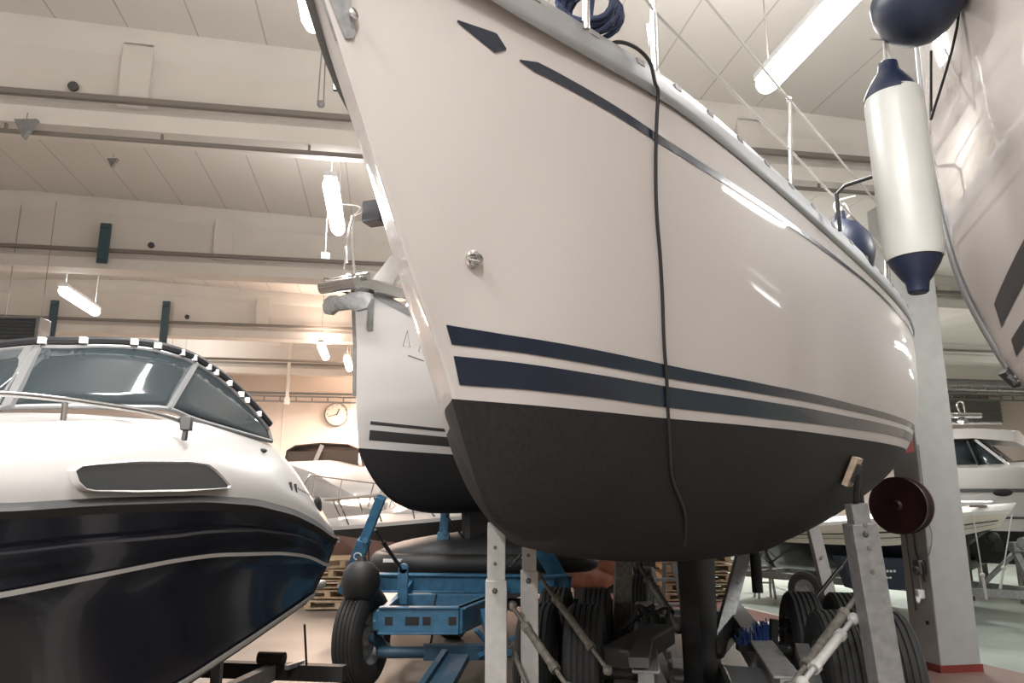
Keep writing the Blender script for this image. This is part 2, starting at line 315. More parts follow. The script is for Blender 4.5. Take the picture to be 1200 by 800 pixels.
# ---------------------------------------------------------------- wall clock, cable ladders, hangers
cp = W(-1.43, VB - .06, 4.08); fa = W(0, -1) - W(0, 0)
t = thing('wall_clock', cp, 'round wall clock with pale face on the far wall', 'clock')
m_ = MB(); m_.lathe([(.33, -.05), (.35, -.03), (.35, .03), (.325, .045), (.315, .03)], cp, axis=fa, n=48, caps=False); m_.build('rim', 'steel', t)
m_ = MB(); m_.lathe([(.32, -.02), (.32, .015)], cp, axis=fa, n=48); m_.build('face', 'clockf', t)
la = W(1, 0) - W(0, 0)
def cpos(ang, r, o=.025): return cp + fa * o + la * (math.sin(ang) * r) + Vector((0, 0, math.cos(ang) * r))
for nm, ang, r, w in (('hour_hand', R(25), .17, .03), ('minute_hand', R(254), .26, .02)):
    m_ = MB(); m_.bar(cpos(ang + math.pi, .03), cpos(ang, r), w, .008, up=fa); m_.build(nm, 'brass', t)
for k in range(12): m_ = MB(); m_.bar(cpos(R(30 * k), .26, .02), cpos(R(30 * k), .29, .02), .016 if k % 3 else .028, .006, up=fa); m_.build('hour_mark', 'brass', t)
def ladder_tray(l0, l1, v, z, label, h=.14, step=.42):
    m_ = MB(); m_.bar(W(l0, v, z + h / 2), W(l1, v, z + h / 2), .06, .04); m_.bar(W(l0, v, z - h / 2), W(l1, v, z - h / 2), .06, .04)
    m_.bar(W(l0, v + .3, z + h / 2 + .12), W(l1, v + .3, z + h / 2 + .12), .2, .05)
    k = l0 + .1
    while k < l1: m_.bar(W(k, v, z - h / 2), W(k, v, z + h / 2), .03, .03, up=(0, 1, 0)); k += step
    return tag(m_.build('cable_ladder', 'greypost'), label, 'cable tray')
ladder_tray(-8, 1.0, 21.0, 4.32, 'grey cable ladder along the far wall above the clock')
ladder_tray(11, 22.5, 20.2, 4.72, 'dark cable ladder along the wall above the white cruiser', .16)
ladder_tray(9.2, 22, 16.9, 4.45, 'upper cable ladder right of the pillar under the roof', .12)
m_ = MB(); m_.box(W(19.4, VB - .2, 4.55), (2.0, .3, .80), HY)
for k in range(6): m_.box(W(19.4, VB - .37, 4.22 + .13 * k), (2.0, .05, .03), HY)
tag(m_.build('wall_louver', 'greypost'), 'grey slatted louver on the far wall right of the pillar', 'louver')
m_ = MB(); m_.tube([W(-2.55, 20.0, roof_z(-2.5) - .02), W(-2.55, 20.0, 4.1)], .045, 10); m_.lathe([(.07, 0), (.08, .12), (.05, .2)], W(-2.55, 20.0, 4.05), n=12)
tag(m_.build('drop_pipe', 'paint'), 'pale vertical pipe hanging down left of the wall clock', 'pipe')
for q, (x, y0, y1, v, lb) in enumerate(((122, 262, 308, 11.1, 'on the second beam at the left'), (62, 352, 394, 15.7, 'above the motorboat, left of the pair'), (193, 353, 405, 15.7, 'above the motorboat, right of the pair'))):
    def onv(px, py):
        d = ray(px, py); n_ = np.array([-math.sin(HY), math.cos(HY)]); s = v / float(d[:2] @ n_); return Vector((np.array([0, 0, CH]) + d * s).tolist())
    a, b = onv(x, y0), onv(x, y1); m_ = MB(); m_.box((a + b) / 2, (.14, .05, (a - b).length), HY)
    for k in (-.4, .4): m_.box((a + b) / 2 + Vector((0, 0, k * (a - b).length)) - W(0, .04), (.10, .05, .04), HY)
    tag(m_.build('beam_hanger', 'tblue'), 'blue grey steel hanger strap ' + lb, 'bracket', 'blue grey hanger straps on the beams')
for q, (x, y, Z, s, lb) in enumerate(((28, 149, 4.82, .10, 'at the top left under the front beam'), (131, 190, 5.75, .07, 'between the first two beams'))):
    p = atz(x, y, Z); m_ = MB(); m_.prism([p + Vector((-s, 0, s * .8)), p + Vector((s, 0, s * .8)), p + Vector((0, 0, -s))], (0, .05, 0)); m_.tube([p + Vector((0, .02, s * .7)), p + Vector((0, .02, s * .7 + .08))], .004, 6)
    tag(m_.build('pennant_marker', 'greypost'), 'small dark triangular tag hanging ' + lb, 'tag')
# looped pull cord and a switch by the first lamp
p = at(376, 122, 5.2); m_ = MB()
for dx in (-.025, .02): m_.tube([p + Vector((dx, 0, 0)), p + Vector((dx * .6, 0, .55)), Vector((p.x, p.y, 5.75))], .006, 6)
m_.ball(p, .03); tag(m_.build('pull_cord', 'greypost'), 'looped pull cord hanging left of the big bow near the top', 'cord')
p = at(381, 300, 7.6); m_ = MB(); m_.tube([p, Vector((p.x, p.y, 4.68))], .005, 6); m_.box(p, (.09, .05, .07), .4)
tag(m_.build('pull_switch', 'greypost'), 'small pull switch dangling under the hanging strip light', 'switch')
# speaker / heater box behind the bow and the dark unit at far left
p = at(440, 250, 8.2); t = thing('wall_speaker', p, 'black box speaker under the roof just left of the big bow', 'speaker')
m_ = MB(); m_.box(p, (.24, .22, .26), R(-20)); m_.build('cabinet', 'blackcloth', t, bevel=.02)
m_ = MB(); m_.tube([p + Vector((0, .1, .1)), Vector((p.x, p.y + .1, 5.85))], .012, 8); m_.tube(smooth([p + Vector((-.1, .05, .08)), p + Vector((-.28, .1, .0)), p + Vector((-.2, .1, .12)), p + Vector((-.45, .1, .16))]), .006, 6); m_.build('bracket', 'rail', t)
p = at(25, 388, 10.2); t = thing('hanging_heater', p, 'dark louvered heater unit with grey frame hanging at the far left', 'heater')
m_ = MB(); m_.box(p, (.62, .3, .36), R(4)); m_.build('casing', 'greypost', t, bevel=.01)
m_ = MB(); m_.box(p + Vector((-.0, -.15, 0)), (.54, .03, .3), R(4))
for k in range(6): m_.box(p + Vector((0, -.17, -.12 + .05 * k)), (.52, .02, .012), R(4))
m_.build('grille', 'darkgap', t)
m_ = MB()
for s in (-.25, .25): m_.tube([p + Vector((s, 0, .17)), Vector((p.x + s, p.y, roof_z(p.x) - .1))], .004, 6)
m_.build('hanger_rod', 'rail', t)

# ================================================================ SAILBOATS (hull tables: u aft of the stemhead, keel line, sheer, then half-beams)
TS = np.array([0, .03, .07, .12, .18, .26, .36, .48, .62, .78, .9, 1.0])
TAB_A = [[0,1.3,1.26,0,0,0,0,0,0,0,0,0,0,0,0],
[0.2,1.057,1.245,0,0.003,0.006,0.01,0.015,0.022,0.03,0.04,0.052,0.067,0.081,0.097],
[0.4,0.8,1.227,0,0.005,0.012,0.02,0.03,0.044,0.061,0.082,0.108,0.14,0.166,0.194],
[0.6,0.539,1.212,0,0.008,0.019,0.033,0.049,0.072,0.099,0.133,0.173,0.22,0.256,0.289],
[0.8,0.289,1.205,0,0.012,0.028,0.047,0.071,0.102,0.141,0.188,0.241,0.302,0.346,0.381],
[0.95,0.115,1.209,0,0.015,0.034,0.059,0.088,0.126,0.174,0.23,0.293,0.362,0.41,0.445],
[1.1,-0.096,1.219,0,0.018,0.041,0.07,0.105,0.15,0.206,0.271,0.343,0.419,0.47,0.503],
[1.3,-0.343,1.238,0,0.027,0.06,0.098,0.142,0.198,0.263,0.337,0.416,0.496,0.546,0.574],
[1.6,-0.482,1.266,0,0.066,0.122,0.179,0.239,0.309,0.385,0.464,0.541,0.612,0.651,0.67],
[2,-0.522,1.272,0,0.155,0.244,0.325,0.401,0.482,0.564,0.641,0.709,0.764,0.79,0.799],
[2.5,-0.597,1.242,0,0.342,0.467,0.566,0.65,0.733,0.808,0.872,0.923,0.957,0.969,0.971],
[3,-0.676,1.198,0,0.513,0.661,0.771,0.861,0.945,1.018,1.075,1.116,1.14,1.146,1.147],
[3.5,-0.724,1.148,0,0.59,0.768,0.9,1.008,1.106,1.189,1.252,1.295,1.317,1.322,1.323],
[4,-0.748,1.094,0,0.612,0.826,0.989,1.122,1.244,1.345,1.42,1.468,1.491,1.495,1.496],
[4.5,-0.706,1.052,0,0.679,0.921,1.105,1.254,1.389,1.498,1.576,1.622,1.642,1.646,1.646],
[5,-0.599,1.019,0,0.79,1.051,1.245,1.399,1.534,1.639,1.711,1.752,1.767,1.769,1.769],
[5.5,-0.483,0.989,0,0.888,1.157,1.352,1.503,1.633,1.731,1.795,1.829,1.841,1.843,1.843],
[6.2,-0.37,0.947,0,0.893,1.161,1.355,1.505,1.634,1.731,1.795,1.829,1.84,1.842,1.842],
[7,-0.271,0.902,0,0.871,1.129,1.315,1.459,1.582,1.676,1.738,1.771,1.782,1.784,1.784],
[8,-0.15,0.84,0,0.836,1.084,1.262,1.401,1.519,1.609,1.668,1.7,1.711,1.713,1.713],
[9,-0.05,0.83,0,0.766,0.994,1.157,1.284,1.392,1.475,1.529,1.558,1.568,1.57,1.57],
[10.3,0.06,0.86,0,0.645,0.835,0.973,1.08,1.171,1.24,1.286,1.311,1.319,1.32,1.32]]
TAB_B = [[0,1.215,1.215,0,0,0,0,0,0,0,0,0,0,0,0],
[0.05,0.772,1.202,0,0.002,0.003,0.004,0.005,0.006,0.007,0.009,0.01,0.011,0.012,0.013],
[0.1,0.329,1.19,0,0.004,0.006,0.008,0.01,0.012,0.015,0.017,0.02,0.023,0.024,0.026],
[0.15,0.005,1.178,0,0.006,0.01,0.013,0.016,0.019,0.023,0.026,0.03,0.034,0.037,0.039],
[0.22,-0.107,1.161,0,0.009,0.014,0.019,0.024,0.029,0.034,0.039,0.045,0.05,0.054,0.057],
[0.3,-0.191,1.142,0,0.013,0.02,0.027,0.033,0.04,0.047,0.055,0.062,0.069,0.074,0.077],
[0.4,-0.274,1.119,0,0.018,0.028,0.037,0.046,0.055,0.064,0.074,0.084,0.093,0.099,0.103],
[0.55,-0.362,1.085,0,0.027,0.041,0.054,0.065,0.078,0.091,0.105,0.118,0.13,0.137,0.141],
[0.75,-0.431,1.042,0,0.039,0.059,0.077,0.093,0.111,0.129,0.147,0.164,0.179,0.188,0.193],
[1,-0.472,0.991,0,0.057,0.084,0.109,0.131,0.154,0.178,0.201,0.223,0.241,0.252,0.257],
[1.4,-0.489,0.915,0,0.088,0.129,0.164,0.195,0.228,0.261,0.292,0.319,0.342,0.354,0.358],
[1.9,-0.491,0.832,0,0.133,0.191,0.239,0.283,0.327,0.37,0.409,0.442,0.469,0.481,0.485],
[2.5,-0.491,0.748,0,0.193,0.273,0.338,0.394,0.452,0.505,0.553,0.592,0.62,0.632,0.635],
[3.1,-0.482,0.682,0,0.261,0.361,0.442,0.512,0.581,0.644,0.698,0.741,0.77,0.78,0.783],
[3.8,-0.461,0.627,0,0.346,0.472,0.571,0.654,0.735,0.808,0.868,0.913,0.942,0.951,0.952],
[4.5,-0.425,0.596,0,0.436,0.586,0.702,0.798,0.889,0.969,1.034,1.08,1.107,1.115,1.116],
[5.5,-0.352,0.594,0,0.479,0.639,0.761,0.863,0.958,1.041,1.106,1.152,1.178,1.185,1.186],
[6.5,-0.251,0.642,0,0.468,0.624,0.744,0.843,0.936,1.016,1.08,1.125,1.151,1.157,1.158],
[7.8,-0.08,0.777,0,0.439,0.585,0.698,0.791,0.878,0.954,1.013,1.056,1.079,1.086,1.087]]
def herm(xs, V, x):
    m = np.gradient(V, xs, axis=0); i = int(np.clip(np.searchsorted(xs, x, side='right') - 1, 0, len(xs) - 2)); h = xs[i + 1] - xs[i]; t = (x - xs[i]) / h
    return (2 * t**3 - 3 * t**2 + 1) * V[i] + (t**3 - 2 * t**2 + t) * h * m[i] + (-2 * t**3 + 3 * t**2) * V[i + 1] + (t**3 - t**2) * h * m[i + 1]
class Hull:
    def __init__(s, tab, X0, Y0, yaw, w, pitch=0.0):
        s.ph = R(pitch); s.A = np.array(tab, float); s.th = R(yaw); s.o = (X0, Y0); s.w = w; s.L = s.A[-1, 0]
    def p(s, u, y, z):
        u, z = u * math.cos(s.ph) + z * math.sin(s.ph), z * math.cos(s.ph) - u * math.sin(s.ph)
        return Vector((s.o[0] + u * math.sin(s.th) + y * math.cos(s.th), s.o[1] + u * math.cos(s.th) - y * math.sin(s.th), s.w + z))
    def sec(s, u):
        r = herm(s.A[:, 0], s.A[:, 1:], u); return r[0], r[1], r[2:]
    def yz(s, u, z):
        k, h, ys = s.sec(u); t = np.clip((z - k) / (h - k), 0, 1); return float(s.ycurve(ys, t))
    def ycurve(s, ys, t):          # smooth interpolation over t
        return herm(TS, ys, t) if t > .03 else ys[1] * math.sqrt(max(t, 0) / .03)
    def sp(s, u, z, side=1, off=.003):
        y = s.yz(u, z); a = s.p(u, y * side, z); du = s.p(u + .03, s.yz(u + .03, z) * side, z) - a; k, h, _ = s.sec(u)
        z2 = z + .02 if z + .02 < h else z - .02
        dz = (s.p(u, s.yz(u, z2) * side, z2) - a) * (1 if z2 > z else -1)
        n = du.cross(dz).normalized(); outd = s.p(u, side * 5, z) - s.p(u, 0, z)
        if n.dot(outd) < 0: n = -n
        return a + n * off
    def hull_mesh(s, nu=110, nt=44):
        T = np.linspace(0, 1, nt)**1.4; us = np.linspace(0, 1, nu)**1.25 * s.L; m = MB()
        rows = []
        for u in us:
            k, h, ys = s.sec(u); row = []
            for side in (-1, 1):
                rr = [s.p(u, side * float(s.ycurve(ys, t)), k + (h - k) * t) for t in T]
                row += rr[::-1] if side == -1 else rr[1:]
            rows.append(row)
        m.grid(rows)
        last = rows[-1]; m.add(last, [tuple(range(len(last)))])          # transom
        return m
    def rail_pts(s, u0, u1, n, din=0, dz=0, side=1):
        out = []
        for i in range(n + 1):
            u = u0 + (u1 - u0) * i / n; k, h, ys = s.sec(u); out.append(s.p(u, side * max(.0, ys[-1] - din), h + dz))
        return out
    def deck_mesh(s, din=.02, dz=-.01, camber=.06, n=60):
        m = MB(); rows = []
        for i in range(n + 1):
            u = s.L * i / n; k, h, ys = s.sec(u); b = max(0.001, ys[-1] - din)
            rows.append([s.p(u, b * q, h + dz + camber * (1 - q * q)) for q in (-1, -.6, -.2, .2, .6, 1)])
        return m.grid(rows)
    def strip(s, tab, n=50, side=1, off=.003):      # tab: rows (u, z_upper, z_lower)
        t = np.array(tab); us = np.linspace(t[0, 0], t[-1, 0], n); m = MB(); rows = []
        for u in us:
            a = np.interp(u, t[:, 0], t[:, 1]); b = np.interp(u, t[:, 0], t[:, 2]); rows.append([s.sp(u, b + (a - b) * q, side, off) for q in (0, .33, .67, 1)])
        return m.grid(rows)
    def rail_mesh(s, u0, u1, side, w, h, din=0, n=70):   # a profile bar along the sheer
        m = MB(); rows = []
        prof = [(.006, -.05), (.012, 0), (.006, h * .5), (-.005, h), (-w, h), (-w, -.02)]
        for i in range(n + 1):
            u = u0 + (u1 - u0) * i / n; k, hs, ys = s.sec(u); rows.append([s.p(u, side * max(.0, ys[-1] + a - din), hs + b) for a, b in prof] )
            rows[-1].append(rows[-1][0])
        m.grid(rows); m.add(rows[0][:-1], [tuple(range(6))]); m.add(rows[-1][:-1], [tuple(range(6))])
        return m
    def keel_mesh(s, u0, u1, zt, zb, t, sweep=.2, n=14, taper=.85):
        m = MB(); rows = []
        for f_ in np.linspace(0, 1, 10):
            z = zt + (zb - zt) * f_; c = (u1 - u0) * (1 - (1 - taper) * f_); a = u0 + sweep * f_; flare = 1 + .5 * math.exp(-f_ * 14)
            row = []
            for side in (1, -1):
                q = [(a + c * (.5 - .5 * math.cos(math.pi * i / n)), i / n) for i in range(n + 1)]
                pr = [(x, t * flare * 1.02 * (math.sin(math.pi * min(1, (i_ ** .8))) ** .6 if 0 < i_ < 1 else 0) * (1 - .45 * i_)) for x, i_ in q]
                pr = [s.p(x, side * y, z) for x, y in pr]
                row += pr if side == 1 else pr[::-1][1:-1]
            row.append(row[0]); rows.append(row)
        m.grid(rows); m.add(rows[-1][:-1], [tuple(range(len(rows[-1]) - 1))]); m.add(rows[0][:-1], [tuple(range(len(rows[0]) - 1))])
        return m

# ---------------------------------------------------------------- the big sailboat
HA = Hull(TAB_A, -.593, 1.521, 22.58, 1.965, -.60)
SA = thing('sailing_yacht', HA.p(4.5, 0, -1.965), 'big white sailing yacht with navy stripes and grey bottom filling the centre', 'sailboat')
SA.location.z = 0
HA.hull_mesh().build('hull', hull_mat('yacht_gelcoat', 1.965, GEL, ANTI, slope=(math.tan(R(.6)), HA)), SA, angle=50)
HA.deck_mesh().build('deck', 'deck', SA, recalc=True)
HA.keel_mesh(5.25, 6.60, -.36, -1.86, .13, .10).build('keel', 'anti', SA)
up = [(.824, 1.040), (.84, 1.056), (.92, 1.059), (1.161, 1.058), (1.501, 1.055), (2.068, 1.058), (2.523, 1.049), (3.102, 1.025), (3.761, .981), (4.396, .927), (5.2, .875), (7, .80), (10.2, .76)]
lo = [(.824, 1.036), (.86, 1.027), (.94, 1.028), (1.179, 1.027), (1.508, 1.024), (2.074, 1.028), (2.524, 1.020), (3.1, 1.000), (3.759, .963), (4.386, .909), (5.2, .857), (7, .782), (10.2, .742)]
def table(a, b):
    a = np.array(a); b = np.array(b); us = sorted(set(a[:, 0]) | set(b[:, 0])); return [(u, float(np.interp(u, a[:, 0], a[:, 1])), float(np.interp(u, b[:, 0], b[:, 1]))) for u in us]
HA.strip(table(up, lo), 150).build('sheer_stripe', 'navy', SA, label='thin navy stripe along the topside')
HA.strip([(.60, 1.067, 1.062), (.723, 1.080, 1.031), (.740, 1.070, 1.027), (.770, 1.052, 1.046)], 24).build('arrow_mark', 'navy', SA, label='navy arrowhead at the front end of the stripe')
s1u = [(.917, .226), (1.141, .222), (1.504, .218), (1.892, .210), (2.605, .196), (3.121, .193), (3.831, .188), (5.5, .18), (10.2, .18)]
s1l = [(.96, .169), (1.161, .171), (1.528, .164), (1.919, .158), (2.625, .150), (3.141, .150), (3.793, .150), (5.5, .148), (10.2, .15)]
s2u = [(.98, .135), (1.18, .137), (1.542, .132), (1.937, .126), (2.634, .118), (3.649, .115), (4.108, .116), (5.5, .115), (10.2, .12)]
s2l = [(1.035, .046), (1.217, .050), (1.585, .050), (1.98, .044), (2.668, .040), (3.689, .050), (4.164, .056), (5.5, .06), (10.2, .06)]
for tu, tl, nm in ((s1u, s1l, 'upper'), (s2u, s2l, 'lower')):
    us = np.linspace(0, 1, 120); a = np.array(tu); b = np.array(tl); m = MB(); rows = []
    for q in us:
        uu = a[0, 0] + (a[-1, 0] - a[0, 0]) * q**1.6; ul = b[0, 0] + (b[-1, 0] - b[0, 0]) * q**1.6
        z1 = np.interp(uu, a[:, 0], a[:, 1]); z0 = np.interp(ul, b[:, 0], b[:, 1]); rows.append([HA.sp(ul + (uu - ul) * k / 3, z0 + (z1 - z0) * k / 3, 1, .003) for k in range(4)])
    m.grid(rows); m.build('waterline_stripe', 'navy', SA, label=nm + ' broad navy stripe above the grey bottom')
for sd_ in (1, -1):
    m = HA.rail_mesh(.02, 10.2, sd_, .035, .05); r_ = m.build('toe_rail', 'alu', SA)
    if sd_ == 1:
        for k in range(26):
            m = MB(); u = .5 + k * .28; kz, hs, ys = HA.sec(u); y = ys[-1] + .001
            m.bar(HA.p(u, y, hs + .027), HA.p(u + .05, HA.sec(u + .05)[2][-1] + .001, HA.sec(u + .05)[1] + .027), .018, .02); m.build('rail_slot', 'greypost', r_)
m = MB(); rows = []
for u in np.linspace(0, 10.2, 70):
    k, h, ys = HA.sec(u); rows.append([HA.p(u, ys[-1] + .004, h - .075), HA.p(u, ys[-1] + .016, h - .06), HA.p(u, ys[-1] + .018, h - .045), HA.p(u, ys[-1] + .006, h - .04)])
m.grid(rows).build('rubbing_strake', 'alu', SA)
# stem plate, wrapped round the stemhead
m = MB()
for sd_ in (1, -1):
    poly = [HA.sp(u, z, sd_, .006) for u, z in ((.20, 1.085), (.30, 1.05), (.34, .96), (.36, .932), (.362, .913), (.345, .905), (.325, .925), (.24, 1.02))]
    poly_in = [q + (HA.p(1.2, 0, 1.2) - HA.p(1.2, sd_, 1.2)).normalized() * .008 for q in poly]
    n = len(poly); m.add(poly + poly_in, [tuple(range(n)), tuple(range(n, 2 * n))] + [(i, (i + 1) % n, n + (i + 1) % n, n + i) for i in range(n)])
pl_ = m.build('stem_plate', 'steel', SA, label='brushed steel chainplate on the stem')
m = MB(); q = HA.sp(.335, .965, 1, .012); m.lathe([(.010, 0), (.016, .008), (.009, .010)], q, axis=(.8, -.6, 0), n=16); m.build('bolt', 'chrome', pl_)
# clam-shell skin fitting
q = HA.sp(.92, .434, 1, .0); nrm = (HA.sp(.92, .434, 1, 1) - q).normalized()
m = MB(); m.lathe([(.030, 0), (.030, .004), (.022, .010), (.012, .004)], q, axis=nrm, n=28); sf = m.build('skin_fitting', 'chrome', SA)
m = MB(); sidev = nrm.cross(Vector((0, 0, 1))).normalized()
for tt in (-.5, 0, .5):
    m.tube([q + sidev * (.028 * math.cos(a) * -1) + Vector((0, 0, .026 * math.sin(a) * (.5 + tt) - .003)) + nrm * (.012 + .014 * math.sin(a)) for a in np.linspace(.1, 3.04, 10)], .0035, 6)
m.build('shell_ribs', 'chrome', sf)
# stanchions, lifelines, pulpit foot
def stanchion(u, lean=0.0, h=.62, legs=False):
    k, hs, ys = HA.sec(u); b = HA.p(u, ys[-1] - .06, hs + .02); t_ = HA.p(u + lean, ys[-1] - .03, hs + .02 + h)
    m = MB(); m.lathe([(.032, 0), (.032, .012), (.017, .03), (.017, .07)], b, n=16); m.tube([b, t_], .0125, 10)
    if legs: m.tube([HA.p(u + .05, ys[-1] - .06, hs + .02), HA.p(u + .01, ys[-1] - .06, hs + .10), HA.p(u - .02 , ys[-1] - .07, hs + .3)], .0125, 10)
    m.ball(t_, .017, n=10); m.build('stanchion', 'chrome', SA); return b, t_
b1, t1 = stanchion(1.60, -.12, .62, True); b2, t2 = stanchion(2.93, -.02, .58); b3, t3 = stanchion(4.6); b4, t4 = stanchion(6.4)
p0 = HA.p(.6, .42, HA.sec(.6)[1] + .72)
for nm, fr in (('lifeline', 1.0), ('lifeline', .5)):
    m = MB(); pts = [b.lerp(t_, fr) for b, t_ in ((b1, t1), (b2, t2), (b3, t3), (b4, t4))]; pts = [HA.p(.9, .55, HA.sec(.9)[1] + .66 * fr + .02)] + pts
    m.tube(pts, .0065, 8); m.build('lifeline', 'rope', SA)
m = MB(); pp = [HA.p(.9, .55 * s_, HA.sec(.9)[1] + .68) for s_ in (1, -1)]; m.tube(smooth([pp[0], HA.p(.3, .38, 1.9), HA.p(-.1, 0, 1.95), HA.p(.3, -.38, 1.9), pp[1]]), .0125, 10)
for s_ in (1, -1): m.tube([HA.p(.35, .38 * s_, 1.9), HA.p(.45, .22 * s_, HA.sec(.45)[1])], .0125, 10); m.tube([pp[0 if s_ > 0 else 1], HA.p(1.0, .5 * s_, HA.sec(1.0)[1])], .0125, 10)
m.build('pulpit', 'chrome', SA)
# low cabin trunk and mast foot on deck (mostly out of view)
m = MB(); rows = []
for u, wd_, hh in ((2.6, .3, .02), (3.0, .5, .16), (4.5, .8, .34), (6.8, .9, .42), (7.1, .88, .3)):
    hs = HA.sec(u)[1]; rows.append([HA.p(u, y, hs + z) for y, z in ((-wd_, -.02), (-wd_ * .9, hh), (0, hh + .05), (wd_ * .9, hh), (wd_, -.02))])
m.grid(rows); m.build('cabin_trunk', 'deck', SA, solid=.02)

# things on deck
m = MB(); c0 = HA.p(1.13, HA.sec(1.13)[2][-1] - .03, HA.sec(1.13)[1] + .15); random.seed(3)
for k in range(6):
    a0 = random.uniform(-.5, .5); pts = []
    for i in range(18):
        a = 2 * math.pi * i / 18; pts.append(c0 + Vector((math.cos(a) * .095 + .010 * k - .03, random.uniform(-.01, .01) + .018 * (k - 3), math.sin(a) * (.075 + .008 * (k % 3)) + .012 * math.sin(a0))))
    m.tube(pts, .010, 8, closed=True)
m.tube([c0 + Vector((-.02, 0, -.09)), c0 + Vector((.0, -.02, .07))], .016, 8)
tag(m.build('mooring_rope_coil', 'brope'), 'coil of navy rope over the toe rail at the top edge', 'rope')
cu = [(1.28, 1.26), (1.32, 1.26), (1.38, 1.245), (1.42, 1.22), (1.43, 1.215), (1.457, 1.188), (1.49, 1.08), (1.544, .914), (1.60, .76), (1.674, .61), (1.75, .45), (1.826, .296), (1.91, .16), (1.988, .035), (2.09, -.11), (2.203, -.245), (2.42, -.40), (2.672, -.56)]
pts = [HA.p(1.20, HA.sec(1.2)[2][-1] - .08, HA.sec(1.2)[1] + .0), HA.p(1.235, HA.sec(1.235)[2][-1] - .02, HA.sec(1.235)[1] + .062), HA.p(1.30, HA.sec(1.3)[2][-1] + .018, HA.sec(1.3)[1] + .064), HA.p(1.375, HA.sec(1.375)[2][-1] + .034, HA.sec(1.375)[1] + .03)] + [HA.sp(u, min(z, HA.sec(u)[1] - .002), 1, .032 if z > 1.17 else (.018 if z > 1.0 else .010)) for u, z in cu[4:]]
m = MB(); m.tube(smooth(pts, 5), .0075, 8); tag(m.build('power_cable', 'cblack'), 'black cable hanging over the toe rail down the big hull', 'cable')
# navy fender bag behind the rail
k_, hs_, ys_ = HA.sec(4.0); c0 = HA.p(4.0, ys_[-1] - .16, hs_ + .17); t = thing('navy_fender', c0, 'navy ball fender with rope sitting on the yacht deck near the white fender', 'fender')
m = MB(); m.lathe([(.02, -.26), (.10, -.24), (.17, -.16), (.19, -.05), (.17, .06), (.11, .14), (.04, .18), (.03, .24)], c0, n=28); m.build('body', 'fendn', t)
m = MB(); m.tube(smooth([c0 + Vector((0, 0, .22)), c0 + Vector((.03, 0, .3)), c0 + Vector((.06, 0, .22)), c0 + Vector((.0, 0, .20)), c0 + Vector((-.03, .0, .3)), c0 + Vector((.12, .02, .36))]), .008, 6); m.build('loop', 'rope', t)
m = MB(); a = HA.p(3.2, ys_[-1] - .2, hs_ + .02); m.tube([a, a + Vector((0, 0, .22)), a + Vector((.05, .0, .27)), a + Vector((.5, .0, .42)), a + Vector((.9, .5, .5))], .011, 8)
m.build('side_rail', 'black', SA, label='black guard rail frame')

# ---------------------------------------------------------------- the small sailboat behind it
KB = 1.3
HB = Hull(np.array(TAB_B) * KB, -1.182 * KB, 5.354 * KB, 26.3, CH + (2.022 - CH) * KB)

class ScaledHull:          # the same hull addressed in the units of its table
    def p(s, u, y, z): return HB.p(u * KB, y * KB, z * KB)
    def sec(s, u): k, h, ys = HB.sec(u * KB); return k / KB, h / KB, ys / KB
    def sp(s, u, z, side=1, off=.003): return HB.sp(u * KB, z * KB, side, off)
    def hull_mesh(s, a, b): return HB.hull_mesh(a, b)
    def deck_mesh(s): return HB.deck_mesh()
    def keel_mesh(s, u0, u1, zt, zb, t, sw): return HB.keel_mesh(u0 * KB, u1 * KB, zt * KB, zb * KB, t * KB, sw)
    def strip(s, tab, n): return HB.strip(np.array(tab) * KB, n)
    def rail_mesh(s, u0, u1, sd, w, h): return HB.rail_mesh(u0 * KB, u1 * KB, sd, w * KB, h * KB)
HS = ScaledHull()
SB = thing('small_sailboat', HS.p(3, 0, 0), 'smaller white sailboat with grey stripes behind the big bow, on the blue trailer', 'sailboat'); SB.location.z = 0
HS.hull_mesh(90, 36).build('hull', hull_mat('sloop_gelcoat', CH + (2.015 - CH) * KB, (.62, .60, .59), (.026, .025, .027)), SB, angle=50)
HS.deck_mesh().build('deck', 'gelw', SB)
HS.keel_mesh(1.70, 3.1, -.38, -1.32, .07, .1).build('keel', 'anti', SB)
for a, b in ((.195, .170), (.130, .055)):
    HS.strip([(.24, a, b), (7.4, a, b)], 60).build('side_stripe', 'stripe', SB, label='dark grey stripe above the bottom')
for sd_ in (1, -1): HS.rail_mesh(.02, 7.7, sd_, .03, .035).build('toe_rail', 'alu', SB)
m = MB(); m.tube([HS.p(.012 + u, 0, z) - Vector((.003, .01, 0)) * KB for u, z in ((0, 1.16), (.055, .75), (.075, .36))], .018, 8); m.build('stem_band', 'greypost', SB)
# bow platform with roller, anchor and the lifeline rod
bp_ = HS.p(0, .045, 1.17); fwd = (HS.p(-1, 0, 0) - HS.p(0, 0, 0)); rt = Vector((fwd.y, -fwd.x, 0))
m = MB(); m.bar(bp_ - fwd * .5 + Vector((0, 0, .01)) * KB, bp_ + fwd * .20 + Vector((0, 0, -.03)) * KB, .24, .04)
for s_ in (-1, 1): m.bar(bp_ - fwd * .5 + rt * s_ * .12 + Vector((0, 0, .03)) * KB, bp_ + fwd * .22 + rt * s_ * .12 + Vector((0, 0, -.02)) * KB, .016, .10)
m.cyl(bp_ + fwd * .20 - rt * .16 + Vector((0, 0, -.05)) * KB, bp_ + fwd * .20 + rt * .16 + Vector((0, 0, -.05)) * KB, .06, 16)
m.cyl(bp_ + fwd * .08 - rt * .16 + Vector((0, 0, .03)) * KB, bp_ + fwd * .08 + rt * .16 + Vector((0, 0, .03)) * KB, .04, 14)
m.build('bow_roller', 'chrome', SB)
ac = bp_ + fwd * .22 - rt * .03 + Vector((0, 0, -.165)) * KB; m = MB()
